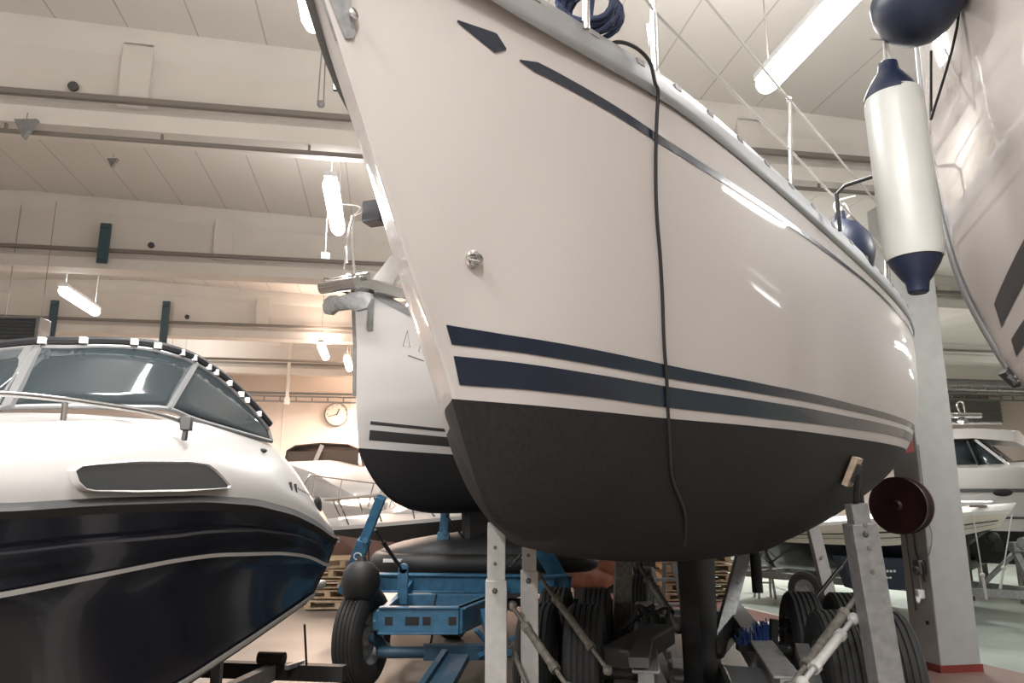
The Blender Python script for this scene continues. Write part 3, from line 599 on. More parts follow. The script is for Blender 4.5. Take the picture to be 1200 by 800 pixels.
m.bar(bp_ + fwd * .1 + Vector((0, 0, .05)) * KB, ac + Vector((0, 0, .08)) * KB, .03, .05)
out_ = [(-.2, .0), (-.185, .055), (-.12, .075), (-.05, .06), (0, .035), (.05, .06), (.12, .075), (.185, .055), (.2, 0), (.17, -.085), (.10, -.11), (.05, -.085), (-.05, -.085), (-.10, -.11), (-.17, -.085)]
f_pl = [ac + rt * q * 1.1 - fwd * (abs(q) * .35) + Vector((0, 0, z)) for q, z in out_]; b_pl = [q - fwd * .035 for q in f_pl]; n_ = len(out_)
m.add([ac + fwd * .05] + f_pl + b_pl + [ac + fwd * .0], [(0, 1 + i, 1 + (i + 1) % n_) for i in range(n_)] + [(2 * n_ + 1, 1 + n_ + (i + 1) % n_, 1 + n_ + i) for i in range(n_)] + [(1 + i, 1 + (i + 1) % n_, 1 + n_ + (i + 1) % n_, 1 + n_ + i) for i in range(n_)])
m.build('anchor', 'anchor', SB, label='grey plough anchor slung under the bow roller')
m = MB(); m.bar(HS.p(.16, .06, 1.14), HS.p(.16, .06, .86), .05, .03); m.build('chainplate', 'greypost', SB)
m = MB(); a = HS.p(-.04, .05, 1.24); m.tube([a, a + Vector((-.03, 0, .2)) * KB, a + Vector((-.035, 0, .46)) * KB], .013, 8); m.tube([a + Vector((-.035, 0, .46)) * KB, a + Vector((-.065, 0, .3)) * KB, a + Vector((-.08, 0, .05)) * KB], .009, 8)
m.tube([a + Vector((-.075, 0, .22)) * KB, a + Vector((-.07, .02, .1)) * KB], .018, 8); m.build('forestay_fitting', 'chrome', SB)
m = MB(); a = HS.p(.75, .1, HS.sec(.75)[1] + .02)
m.tube([HS.p(.42, -.04, 1.12), HS.p(.62, -.02, 1.42), HS.p(1.5, 0, 1.75)], .02, 8)
m.tube([HS.p(.55, .1, 1.08), HS.p(.7, .1, 1.45), HS.p(1.6, .3, 1.5)], .014, 8); m.tube([HS.p(1.15, .2, .96), HS.p(1.1, .2, 1.45)], .014, 8); m.build('pulpit', 'chrome', SB)
m = MB(); rows = []
for u, w_, h_ in ((.7, .05, .02), (1.2, .16, .18), (1.8, .32, .34), (3.2, .5, .45), (4.8, .6, .5)):
    hs = HS.sec(u)[1]; rows.append([HS.p(u, y, hs + z) for y, z in ((-w_, 0), (-w_ * .8, h_), (0, h_ + .05), (w_ * .8, h_), (w_, 0))])
m.grid(rows); m.build('coachroof', 'gelw', SB, solid=.02)
m = MB(); m.prism([at(436, 327, 7.55), at(456, 331, 7.75), at(476, 334, 7.95), at(470, 300, 7.9), at(463, 293, 7.8)], (.03, .03, 0)); m.build('furled_sail', 'gelw', SB, label='white sail corner lashed behind the bow')
for k in range(2):     # little sail marks on the topside
    u = .50 + .16 * k; m = MB(); z0 = .80 - .02 * k
    m.tube([HS.sp(u, z0, 1, .004), HS.sp(u + .07, z0, 1, .004), HS.sp(u + .035, z0 + .13, 1, .004)], .0035, 6, closed=True); m.build('sail_emblem', 'greypost', SB)
m = MB(); m.tube([HS.sp(.56, .735, 1, .004), HS.sp(.72, .715, 1, .004)], .006, 6); m.build('emblem_underline', 'greypost', SB)

# ---------------------------------------------------------------- the tall yacht at the right edge
S0 = at(1190, 444, 3.2); ca = R(25); aftv = Vector((math.sin(ca), -math.cos(ca), 0)); prt = Vector((-math.cos(ca), -math.sin(ca), 0))
ZC = np.array([1.55, 1.8, 2.0, 2.16, 2.41, 2.64, 2.89, 3.18, 3.45, 3.68, 3.95]); UC = np.array([1.6, .55, .14, .0, -.097, -.172, -.215, -.238, -.243, -.243, -.235])
BC = np.array([.0, .75, 1.05, 1.2, 1.3, 1.38, 1.43, 1.48, 1.52, 1.55, 1.58])
def pc(u, y, z): return Vector((S0.x, S0.y, 0)) + aftv * u + prt * y + Vector((0, 0, z))
def yc(u, z):
    us = float(herm(ZC, UC, z)); B = float(herm(ZC, BC, z)); q = np.clip((u - us) / (3.6 - .5 * (z - 2)), 0, 1); return B * (1 - (1 - q)**2.0) + .03 * min(1, (u - us) / .05) * (B > .3)
SC = thing('tall_yacht', pc(3, 0, 0), 'tall white yacht hull with grey stripes looming at the top right edge', 'sailboat')
m = MB()
for side in (1, -1):
    rows = []
    for z in list(np.linspace(1.55, 2.2, 10)) + list(np.linspace(2.27, 3.95, 26)):
        us = float(herm(ZC, UC, z)); rows.append([pc(us + (7.5 - us) * q**1.8, side * yc(us + (7.5 - us) * q**1.8, z), z) for q in np.linspace(0, 1, 60)])
    m.grid(rows)
    m.grid([[pc(us_ + (7.5 - us_) * q**1.8, side * y_ * yc(us_ + (7.5 - us_) * q**1.8, 1.8), z_) for q in np.linspace(0, 1, 60)] for us_, y_, z_ in ((1.6, 0.001, 1.55),)] + [[pc(1.6 + 5.9 * q**1.8, 0, 1.549) for q in np.linspace(0, 1, 60)]])
zs = list(np.linspace(1.55, 3.95, 24)); tr = [pc(7.5, yc(7.5, z), z) for z in zs] + [pc(7.5, -yc(7.5, z), z) for z in zs[::-1]]; m.add(tr, [tuple(range(len(tr)))])
m.build('hull', hull_mat('tall_yacht_gelcoat', 1.98, (.50, .465, .44), ANTI, rough=.07, coat=.9), SC, angle=50)
m = MB(); rows = []
for q in np.linspace(0, 1, 40):
    u = -.235 + 7.7 * q**1.5; b = max(.001, yc(u, 3.95)); rows.append([pc(u, b * k, 3.95 + .06 * (1 - k * k)) for k in (-1, -.5, 0, .5, 1)])
m.grid(rows); m.build('deck', 'deck', SC)
def cstrip(u0, u1, za, zb, rise):
    m = MB(); rows = []
    for q in np.linspace(0, 1, 40):
        u = u0 + (u1 - u0) * q**1.5; dz = rise * min(1, (u - u0) / 1.2) ** .9; rows.append([pc(u, yc(u, z) + .004, z) for z in np.linspace(za + dz, zb + dz, 4)])
    return m.grid(rows)
cstrip(.05, 7.3, 2.36, 2.46, .5).build('side_stripe', 'stripe', SC, label='upper dark grey stripe'); cstrip(.09, 7.3, 2.23, 2.30, .42).build('side_stripe', 'stripe', SC, label='lower dark grey stripe')
m = MB(); m.tube(smooth([pc(np.interp(z, ZC, UC) - .006, .0, z) for z in (2.14, 2.41, 2.64, 2.89, 3.18, 3.45, 3.68, 3.93)]), .022, 10); m.build('stem_band', 'alu', SC)
m = MB(); q = pc(-.01, 0, 2.17); m.bar(q + Vector((-.03, 0, .03)), q + Vector((.03, 0, -.03)), .05, .05); m.bar(q + Vector((-.035, -.02, .0)), q + Vector((.0, -.03, -.03)), .012, .02); m.build('bobstay_fitting', 'brass', SC)
for s_ in (1, -1):
    m = MB(); m.tube([pc(-.23 + .02 + 7.3 * q**1.5, s_ * max(0, yc(-.21 + 7.3 * q**1.5, 3.95) - .03), 3.97) for q in np.linspace(0, 1, 40)], .02, 8); m.build('toe_rail', 'alu', SC)
m = MB(); rows = [[pc(u, y, z) for y, z in ((-.09, 1.7), (0, 1.62), (.09, 1.7))] for u in (3, 4.6)]
m = MB()
for z0, z1 in ((1.6, .25),):
    m.prism([pc(3.4, -.09, z0), pc(3.2, 0, z0), pc(3.4, .09, z0), pc(4.9, .05, z0), pc(4.9, -.05, z0)], (0, 0, z1 - z0))
m.build('keel', 'anti', SC)
# cradle carrying it, out of frame
CR = thing('boat_cradle', pc(4, 0, 0), 'steel cradle carrying the tall yacht, out of frame at the right', 'cradle')
m = MB()
for u in (3.0, 5.2): m.bar(pc(u, -1.3, .08), pc(u, 1.3, .08), .14, .14)
m.bar(pc(2.9, 0, .2), pc(5.3, 0, .2), .3, .1); m.build('base', 'greypost', CR)
for u in (3.0, 5.2):
    for s_ in (1, -1): m = MB(); m.bar(pc(u, s_ * 1.22, .1), pc(u, s_ * .95, 1.78), .1, .1); m.build('post', 'greypost', CR)

# fenders hanging from the tall yacht
fc = Vector((at(1060, 200, 2.72).x, 2.72, 0)); zt = at(1055, 112, 2.72).z; zb = at(1063, 300, 2.72).z; R_ = .107
t = thing('cylinder_fender', Vector((fc.x, fc.y, zb)), 'long white cylindrical fender with navy ends hanging by the right hull', 'fender')
tl = Vector((.022, 0, 0))
m = MB(); H = zt - zb
m.lathe([(R_ * .93, -.012), (R_, .03), (R_, H * .5), (R_, H - .05), (R_ * .98, H - .02), (R_ * .92, H + .005)], (fc.x, fc.y, zb), axis=(-.02, 0, 1), n=48); m.build('body', 'fendw', t)
for nm, z, s_ in (('end_cap', zt + .0, 1), ('end_cap', zb, -1)):
    m = MB(); m.lathe([(R_ * .95, -.012), (R_ * .93, .0), (R_ * .80, .035), (R_ * .52, .085), (R_ * .38, .105), (R_ * .34, .14), (R_ * .28, .146)], (fc.x - (.018 if s_ > 0 else 0), fc.y, z), axis=(0, 0, s_), n=48); m.build('end_cap', 'fendn', t)
m = MB(); a = Vector((fc.x - .018, fc.y, zt + .13)); top = Vector((fc.x + .0, fc.y + .02, 3.98))
for dx in (-.012, .012): m.tube([a + Vector((dx, 0, -.01)), a + Vector((dx * .4, 0, .1)), top], .0055, 8)
m.tube([a + Vector((-.06, 0, .12)), a + Vector((.02, 0, .115))], .004, 6); m.build('lanyard', 'rope', t, label='pale blue-white lanyard')
bc = at(1074, 3, 2.6); rb = .235
t = thing('ball_fender', bc, 'big navy fender at the top edge above the white one', 'fender')
m = MB(); ax_ = Vector((.56, -.05, .82)).normalized()
m.lathe([(.02, -.152), (.07, -.145), (.115, -.12), (.145, -.08), (.158, -.03), (.16, .03), (.16, .36), (.15, .42), (.10, .48), (.03, .50)], bc, axis=ax_, n=48); m.build('body', 'fendn', t)
m = MB(); m.tube([bc + ax_ * .55, Vector((bc.x + .45, bc.y + .1, 3.98))], .008, 8); m.tube(smooth([bc + Vector((.2, .1, .1)), pc(.9, yc(.9, 3.9) + .02, 3.9), pc(.85, yc(.85, 3.0) + .02, 3.3)]), .008, 8); m.build('lanyard', 'black', t)
m = MB(); a0 = pc(.35, yc(.35, 3.95) + .012, 3.96); m.tube(smooth([a0, pc(.35, yc(.35, 3.5) + .012, 3.55), at(1091, 140, 2.95)]), .006, 8); m.tube([at(1091, 60, 2.97), at(1091, 140, 2.95)], .006, 8)
tag(m.build('hanging_line', 'black'), 'thin black line hanging down the tall hull behind the white fender', 'line')

# ================================================================ THE MOTORBOAT AT THE LEFT
Q1 = at(393, 633, 5.6); Q0 = at(0, 600, 2.6); md = Vector((Q0.x - Q1.x, Q0.y - Q1.y, 0)).normalized(); mn = Vector((-abs(md.y), md.x, 0)); mn = mn if mn.x < 0 else -mn
mn = Vector((md.y, -md.x, 0)); mn = mn if mn.x < 0 else -mn
def spt(s, o, z): return Vector((Q1.x, Q1.y, 0)) + md * s + mn * o + Vector((0, 0, z))
def sdp(x, y, o):
    r = ray(x, y); q = Vector((Q1.x, Q1.y, 0)) + mn * o; s = (q.x * mn.x + q.y * mn.y) / (r[0] * mn.x + r[1] * mn.y)
    P = Vector((r[0] * s, r[1] * s, CH + r[2] * s)); return ((P - Vector((Q1.x, Q1.y, 0))).dot(md), P.z)
HALF = 1.22; SL = 6.9
def rail(pts, o, ext):
    a = sorted([sdp(x, y, o) for x, y in pts] + list(ext)); return o, np.array([q[0] for q in a]), np.array([q[1] for q in a])
rails = [
    rail([(376, 690), (345, 713), (300, 744), (215, 800)], .15, [(2.6, .66), (4.0, .68), (5.4, .95), (6.9, 1.5)]),      # chine
    rail([(384, 664), (362, 652), (330, 648), (250, 650), (200, 657), (100, 677), (0, 697)], .05, [(4.0, 1.33), (5.4, 1.42), (6.9, 1.62)]),
    rail([(391, 640), (375, 627), (345, 613), (300, 602), (240, 598), (120, 602), (0, 610)], .0, [(4.2, 1.60), (5.6, 1.66), (6.9, 1.74)]),
    rail([(393, 632), (375, 618), (345, 603), (300, 592), (240, 588), (120, 592), (0, 600)], -.02, [(4.2, 1.64), (5.6, 1.70), (6.9, 1.78)]),
    rail([(392, 629), (375, 612), (345, 596), (300, 584), (240, 580), (120, 583), (0, 590)], .015, [(4.2, 1.67), (5.6, 1.73), (6.9, 1.80)]),
    rail([(388, 618), (367, 590), (315, 553), (247, 533), (120, 534), (0, 540)], .06, [(4.2, 1.78), (5.6, 1.80), (6.9, 1.83)]),
    rail([(380, 604), (350, 560), (318, 535), (260, 516), (180, 512), (0, 520)], .13, [(4.2, 1.83), (5.6, 1.84), (6.9, 1.84)]),
    rail([(345, 549), (318, 519), (275, 507), (230, 494), (136, 491), (0, 503)], .24, [(0, 1.50), (4.2, 1.90), (5.6, 1.87), (6.9, 1.85)]),
]
def taper(s): return 0 if s < 3.4 else HALF * .98 * ((s - 3.4) / (SL - 3.4))**2.1
def surf(i, s):
    o, a, b = rails[i]; z = float(np.interp(s, a, b)); tp = taper(s); k = 1 - tp / HALF
    return (o + .25 * (1 - k) * (i == 0)) * (1 if s < 3.4 else max(.0, k)) + tp, z
def osurf(s, z):
    pts = [surf(i, s) for i in range(len(rails))]; zs = [q[1] for q in pts]; os_ = [q[0] for q in pts]; return float(np.interp(z, zs, os_))
SM = thing('motorboat', spt(3, HALF, 0), 'navy and white motorboat with wraparound windscreen at the left edge', 'boat'); SM.location.z = 0
ss = [0, .08, .17, .28, .4, .55, .71, .9, 1.1, 1.3, 1.55, 1.8, 2.1, 2.4, 2.7, 3.0, 3.3, 3.7, 4.1, 4.6, 5.1, 5.6, 6.0, 6.4, 6.7, 6.9]
def fine(i, s):      # smoothed rail
    q = [surf(i, min(max(s + d, 0), SL)) for d in (-.12, -.06, 0, .06, .12)]; w = (1, 2, 3, 2, 1); return (sum(a[0] * k for a, k in zip(q, w)) / 9, sum(a[1] * k for a, k in zip(q, w)) / 9)
SS = [SL * (i / 90) for i in range(91)]
def band(i0, i1, m, sub=4, bulge=0, steps=SS):
    for side in (0, 1):
        rows = []
        for s in steps:
            a = fine(i0, s); b = fine(i1, s); row = []
            for k in range(sub + 1):
                q = k / sub; o = a[0] + (b[0] - a[0]) * q - bulge * math.sin(math.pi * q) * (1 if s < 5 else .3); z = a[1] + (b[1] - a[1]) * q; row.append(spt(s, o if side == 0 else 2 * HALF - o, z))
            rows.append(row)
        m.grid(rows)
def endcap(idx, m):
    a = [fine(i, 0) for i in idx]; poly = [spt(0, o, z) for o, z in a] + [spt(0, 2 * HALF - o, z) for o, z in a[::-1]]; m.add(poly, [tuple(range(len(poly)))])
m = MB(); band(0, 1, m, 6, -.02); band(1, 2, m, 3, -.01); endcap([0, 1, 2], m); m.build('hull', 'navyhull', SM, angle=25)
m = MB(); band(2, 3, m, 1); band(3, 4, m, 1); m.build('rubbing_strake', 'black', SM, angle=60)
m = MB(); band(4, 5, m, 5, .012); band(5, 6, m, 3, .005); band(6, 7, m, 4, .01)
for side in (0, 1):
    rows = []
    for s in SS:
        o, z = fine(7, s); o2 = HALF; rows.append([spt(s, (oo if side == 0 else 2 * HALF - oo), zz) for oo, zz in ((o, z), (o + (o2 - o) * .3, z + .03), (o + (o2 - o) * .7, z + .05), (o2, z + .06))])
    m.grid(rows)
endcap([4, 5, 6, 7], m); m.build('deck_moulding', 'gelw', SM, angle=28)
# bottom
m = MB()
for side in (0, 1):
    rows = []
    for s in SS:
        o, z = fine(0, s); f_ = max(0, (s - 4) / 2.9)**2; zk = .42 + 1.05 * f_ ; zk = min(zk, z - .01)
        pr = [(o, z), (o + .05, z - .06), (o + .16, z - .13), (HALF, zk)]
        rows.append([spt(s, (a if side == 0 else 2 * HALF - a), b) for a, b in pr])
    m.grid(rows)
o, z = fine(0, 0); poly = [(o, z), (o + .05, z - .06), (o + .16, z - .13), (HALF, .42)]; poly = [spt(0, a, b) for a, b in poly] + [spt(0, 2 * HALF - a, b) for a, b in poly[:-1][::-1]]; m.add(poly, [tuple(range(len(poly)))])
m.build('bottom', 'anti', SM, angle=30, label='dull dark planing bottom')
def side_strip(rl, wz, off=.005, steps=SS[:70]):
    m = MB(); rows = []
    for s in steps:
        z = float(np.interp(s, rl[1], rl[2])); z = sum(float(np.interp(max(0, s + d), rl[1], rl[2])) for d in (-.1, 0, .1)) / 3
        rows.append([spt(s, osurf(s, zz) - off, zz) for zz in (z - wz / 2, z, z + wz / 2)])
    return m.grid(rows)
side_strip(rails[1], .020, .012).build('pinstripe', 'gelw', SM, label='thin white stripe along the navy side')
m = MB(); rows = []
for s in SS[:80]:
    o, z = fine(0, s); rows.append([spt(s, o - .006, z - .014), spt(s, o - .016, z + .002), spt(s, osurf(s, z + .024) - .010, z + .024)])
m.grid(rows); m.build('chine_stripe', 'gelw', SM, label='silver stripe on the chine')
m = MB(); m.tube([spt(s, fine(2, s)[0] - .012, fine(2, s)[1] - .05 - .06 * min(1, s / 2)) for s in SS[2:70]], .008, 6); m.build('hull_crease', 'navyhull', SM)
# cabin window
def outl(pts, grow, off):
    q = [sdp(x, y, .045) for x, y in pts]; cs = sum(a for a, b in q) / len(q); cz = sum(b for a, b in q) / len(q); out = []
    for a, b in q:
        dx, dz = a - cs, b - cz; L_ = math.hypot(dx, dz); a2, b2 = a + dx / L_ * grow, b + dz / L_ * grow * 1.6; out.append(spt(a2, osurf(a2, b2) - off, b2))
    return out
wpx = [(83, 552), (92, 547), (112, 545), (160, 543.5), (215, 543), (236, 545), (243, 550), (252, 560), (258, 568), (256, 571), (240, 572), (200, 573), (150, 574), (100, 574), (90, 572), (84, 564)]
inn = outl(wpx, 0, .024); mid = outl(wpx, .018, .036); oo = outl(wpx, .034, .008); n = len(inn); m = MB()
m.add(inn + mid + oo, [(i, (i + 1) % n, n + (i + 1) % n, n + i) for i in range(n)] + [(n + i, n + (i + 1) % n, 2 * n + (i + 1) % n, 2 * n + i) for i in range(n)])
wf = m.build('window_frame', 'gelw', SM, angle=60)
m = MB(); m.add(outl(wpx, .003, .026), [tuple(range(n))]); m.build('cabin_window', 'dglass', wf, label='dark long cabin window')
# windscreen
base = [(318, 517, .22), (275, 505, .24), (230, 492, .27), (196, 479, .31), (150, 477, .42), (100, 476, .55), (50, 476, .68), (0, 478, .80), (-60, 484, .98), (-110, 490, 1.22)]
topp = [(314, 503, .24), (290, 475, .29), (262, 449, .36), (228, 426, .42), (200, 416, .46), (170, 409, .55), (120, 406, .68), (80, 407, .80), (40, 407, .95), (-10, 412, 1.22)]
def w3(q): s, z = sdp(*q); return spt(s, q[2], z)
bs = smooth([w3(q) for q in base], 4); tp = smooth([w3(q) for q in topp], 4)
def mir(P): s = (P - Vector((Q1.x, Q1.y, 0))).dot(md); o = (P - Vector((Q1.x, Q1.y, 0))).dot(mn); return spt(s, 2 * HALF - o, P.z)
ws_ = MB(); fr = MB()
for f_ in (lambda P: P, mir):
    B_ = [f_(q) for q in bs]; T_ = [f_(q) for q in tp]
    for i0, i1 in ((0, 12), (12, 30), (30, 36)):
        ws_.grid([[B_[i].lerp(T_[i], k / 4) for k in range(5)] for i in range(i0, i1 + 1)])
    fr.tube(B_, .014, 8); fr.tube(T_, .014, 8)
    fr.bar(B_[12], T_[12], .045, .02, up=(0, -1, 0)); fr.bar(B_[0], T_[0], .02, .02)
    a, b = B_[28], T_[32]
    for dd in (-.035, .035): fr.bar(a + md * 0 + mn * dd * -1.0 + Vector((0, 0, 0)), b + mn * dd * -.6, .05, .025, up=(0, -1, 0))
fr.build('windscreen_frame', 'alu', SM); gl = ws_.build('windscreen_glass', 'glass', SM, angle=60, solid=.006, recalc=False)
m = MB(); m.tube([bs[5].lerp(tp[5], 0) + mn * .05, bs[4].lerp(tp[6], .5) + mn * .05, tp[8] + mn * .05], .012, 8); m.build('inner_brace', 'black', gl)
# dark canvas edge along the top with white snap plates
m = MB()
for f_ in (lambda P: P, mir): m.tube([f_(q + Vector((0, .02, .035))) for q in tp], .026, 8)
cv = m.build('canvas_edge', 'blackcloth', SM, label='dark canvas edge above the windscreen')
m = MB()
for px, py in ((43, 405), (93, 405), (147, 406), (181, 410), (207, 418), (222, 424), (236, 431), (250, 441), (263, 450), (278, 463), (291, 475), (303, 489)):
    cand = min(tp, key=lambda P: (FPX * P.x / P.y + 600 - px)**2); m.box(cand + Vector((0, -.016, .032)), (.036, .03, .034), .2)
m.build('snap_plate', 'white', cv)
# hand rail with end block and post
hr = [w3(q) for q in ((-70, 461, .5), (0, 461, .42), (60, 466, .34), (120, 474, .26), (170, 482, .18), (205, 491, .12), (214, 495, .11))]
m = MB(); m.tube(smooth(hr, 5), .013, 10)
for q, o in (((77, 468, .33), .33), ((-50, 462, .48), .48)):
    a = w3(q); m.tube([a, Vector((a.x, a.y, 1.94))], .013, 10)
m.build('hand_rail', 'chrome', SM)
m = MB(); a = hr[-1]; m.box(a + Vector((.02, 0, -.005)), (.055, .06, .07), .2); m.bar(a + Vector((.02, 0, -.02)), a + Vector((.015, 0, -.09)), .025, .025); m.build('navigation_light', 'brass', SM, bevel=.006)
for px, py in ((337, 570), (344, 572)):
    s, z = sdp(px, py, .08); m = MB(); m.bar(spt(s, osurf(s, z) - .006, z - .028), spt(s, osurf(s, z + .02) - .006, z + .028), .022, .014); m.build('vent_slot', 'black', SM)
for k in range(7):
    s, z = sdp(349 + k * 2.6, 573 + k * 1.2, .08); m = MB(); m.bar(spt(s, osurf(s, z) - .004, z - .008 - .006 * (k % 3 == 1)), spt(s + .01, osurf(s, z) - .004, z + .010), .004, .012); m.build('name_stroke', 'greypost', SM)
s, z = sdp(298, 528, .2); m = MB(); m.ball(spt(s, osurf(s, z) - .01, z), .02, (1.4, 1, .7), 10); m.build('side_light', 'black', SM)
s, z = sdp(374, 594, .08); m = MB(); m.ball(spt(s, osurf(s, z), z), .075, (.3, 1.3, 1.0), 14); m.build('engine_vent', 'black', SM)
m = MB(); c0 = spt(.45, .35, 1.93); m.tube(smooth([c0, c0 + md * -.2 + Vector((0, 0, -.08)), spt(.05, .2, 1.62), spt(.02, .15, 1.5)]), .022, 8); m.box(spt(.3, .3, 1.82), (.09, .12, .12), .2); m.build('cockpit_coaming', 'black', SM)
m = MB(); a = w3((24, 395, 1.2)); a = spt(2.3, 1.2, 2.02); b = Vector(at(29, 346, a.y)); b.x = a.x + .02; m.tube([a, a.lerp(b, .6)], .014, 8); m.tube([a.lerp(b, .6), b], .006, 6); m.build('antenna', 'white', SM)
m = MB(); m.box(spt(-.28, HALF, 1.0), (1.9, .55, .06), math.atan2(mn.y, mn.x)); m.build('swim_platform', 'gelw', SM, bevel=.02)

# ---- its trailer
TM = thing('boat_trailer', spt(2, HALF, 0), 'dark steel trailer under the navy motorboat with round mudguard', 'trailer')
m = MB()
for o in (.55, 1.9): m.bar(spt(-.35, o, .40), spt(4.6, o, .40), .07, .11)
m.bar(spt(4.6, .55, .40), spt(6.2, HALF, .40), .07, .1); m.bar(spt(4.6, 1.9, .40), spt(6.2, HALF, .40), .07, .1); m.bar(spt(6.2, HALF, .40), spt(7.2, HALF, .40), .09, .09)
for s in (1.0, 3.0): m.bar(spt(s, .1, .33), spt(s, 2.34, .33), .08, .08)
for o in (.62, 1.82):
    for s in (.4, 1.6, 3.4): m.bar(spt(s, o, .42), spt(s, o, .62 if s > .5 else .60), .06, .06)
m.bar(spt(7.1, HALF, .40), spt(7.1, HALF, 0), .05, .05); m.build('chassis', 'greypost', TM)
m = MB(); a = atz(310, 765, .42); b = atz(376, 765, .42); m.bar(spt(-.3, .0, .40), spt(-.3, 2.4, .40), .09, .11); m.build('rear_beam', 'black', TM)
for s, o in ((1.7, .02), (1.7, 2.42)):
    m = MB(); c0 = spt(s, o, .31); m.lathe([(.14, -.09), (.27, -.09), (.305, -.06), (.31, 0), (.305, .06), (.27, .09), (.14, .09)], c0, axis=mn, n=36); wh = m.build('wheel', 'tyre', TM)
    m = MB(); m.lathe([(.15, -.05), (.05, -.07), (.05, .07), (.15, .05)], c0, axis=mn, n=20); m.build('rim', 'steel', wh)
    m = MB(); rows = []
    for k in range(13):
        a_ = math.pi * k / 12; rows.append([c0 + md * math.cos(a_) * .37 + Vector((0, 0, .37 * math.sin(a_) - .01)) + mn * q for q in (-.12, .12)])
    m.grid(rows); m.build('mudguard', 'blackcloth', TM, solid=.02)
m = MB(); m.tube([spt(.0, .2, .78), spt(-.26, .28, .46)], .009, 6); m.build('strap', 'black', TM)
m = MB(); c0 = spt(-.25, .55, .5); m.cyl(c0 - mn * .1, c0 + mn * .1, .045, 14); m.bar(c0, c0 + Vector((0, 0, -.12)), .03, .05); m.build('roller', 'black', TM)
m = MB(); c0 = spt(-.1, .36, .47); m.bar(c0, c0 + md * -.28 + Vector((0, 0, -.02)), .03, .03); m.build('latch', 'steel', TM)

# ================================================================ TRAILERS AND STANDS
def wheel(parent, c, ax, r, w, hub='steel', grooves=True):
    ax = Vector(ax).normalized(); c = Vector(c); h = w / 2; m = MB()
    prof = [(r * .56, -h * .86), (r * .66, -h * .98), (r * .84, -h), (r * .955, -h * .86), (r * .985, -h * .72)]
    if grooves:
        for k in range(5):
            x = -h * .6 + 1.2 * h * k / 4; prof += [(r, x - h * .10), (r, x + h * .08), (r * .975, x + h * .10), (r * .975, x + h * .16)]
    prof += [(r * .985, h * .74), (r * .955, h * .86), (r * .84, h), (r * .66, h * .98), (r * .56, h * .86)]
    m.lathe(prof, c, axis=ax, n=56, caps=False); wh = m.build('wheel', 'tyre', parent, angle=30)
    m = MB(); m.lathe([(r * .58, h * .86), (r * .54, h * .80), (r * .50, h * .3), (r * .24, h * .15), (r * .2, h * .35), (.001, h * .4)], c, axis=ax, n=32, caps=False)
    m.lathe([(r * .58, -h * .86), (r * .54, -h * .80), (r * .50, -h * .3), (r * .24, -h * .15), (r * .2, -h * .35), (.001, -h * .4)], c, axis=ax, n=32, caps=False)
    for k in range(8):
        u = ax.orthogonal().normalized(); v = ax.cross(u); a = 2 * math.pi * k / 8; q = c + (u * math.cos(a) + v * math.sin(a)) * r * .36
        m.cyl(q + ax * h * .2, q + ax * h * .36, r * .035, 6); m.cyl(q - ax * h * .36, q - ax * h * .2, r * .035, 6)
    m.build('rim', hub, wh); return wh
def strut(parent, a, b, r=.022, m0='rust', name='brace'):
    a = Vector(a); b = Vector(b); m = MB(); c1 = a.lerp(b, .25); c2 = a.lerp(b, .8)
    m.tube([c1, c2], r, 12); m.tube([a, c1], r * .55, 10); m.tube([c2, b], r * .55, 10); m.lathe([(r * 1.25, 0), (r * 1.25, .04)], c1, axis=(b - a), n=8); m.lathe([(r * 1.25, -.04), (r * 1.25, 0)], c2, axis=(b - a), n=8)
    m.ball(a, r * 1.3, n=10); m.ball(b, r * 1.3, n=10); return m.build(name, m0, parent)
def jack(parent, foot, top, w, w2, matn, holes=True, split=.62):
    """square telescopic post: sleeve, inner tube with holes, pad at the hull"""
    foot = Vector(foot); top = Vector(top); s = foot.lerp(top, split); m = MB(); m.bar(foot, s, w, w, up=(0, 1, 0)); m.bar(foot, foot + Vector((0, 0, .02)), w * 1.8, w * 1.8, up=(0, 1, 0)); p_ = m.build('post', matn, parent, bevel=.006)
    m = MB(); m.bar(s - (top - foot) * .02, top, w2, w2, up=(0, 1, 0)); q = m.build('inner_tube', matn, p_, bevel=.004)
    m = MB(); d = (top - foot).normalized(); L = (top - s).length; fr_ = Vector((-.12, -1, 0)).normalized()
    if holes:
        k = .10
        while k < L - .06: c = s + d * k + fr_ * (w2 / 2 + .0005); m.lathe([(.012, 0), (.012, .0015)], c, axis=fr_, n=12); k += .10
    c = s - d * .06 + fr_ * (w / 2); m.lathe([(.018, 0), (.018, .012), (.010, .02)], c, axis=fr_, n=6); m.build('pin', 'brass', p_)
    return p_
def pad(parent, hull, u, z, side, top, s=.14, nm='padw'):
    q = hull.sp(u, z, side, .025); n = (hull.sp(u, z, side, 1) - hull.sp(u, z, side, 0)).normalized(); a = n.cross(Vector((0, 0, 1))).normalized(); b = n.cross(a)
    rot = Matrix((a, b, n)).transposed(); m = MB(); m.box(q + n * .005, (s * .8, s * 1.3, .035), rot=rot); p_ = m.build('pad', nm, parent, bevel=.004)
    m = MB(); m.box(q + n * .03, (s * .5, s * .8, .02), rot=rot); m.tube([q + n * .035, Vector(top) + Vector((0, 0, -.01))], .018, 10); m.build('swivel', 'black', p_)

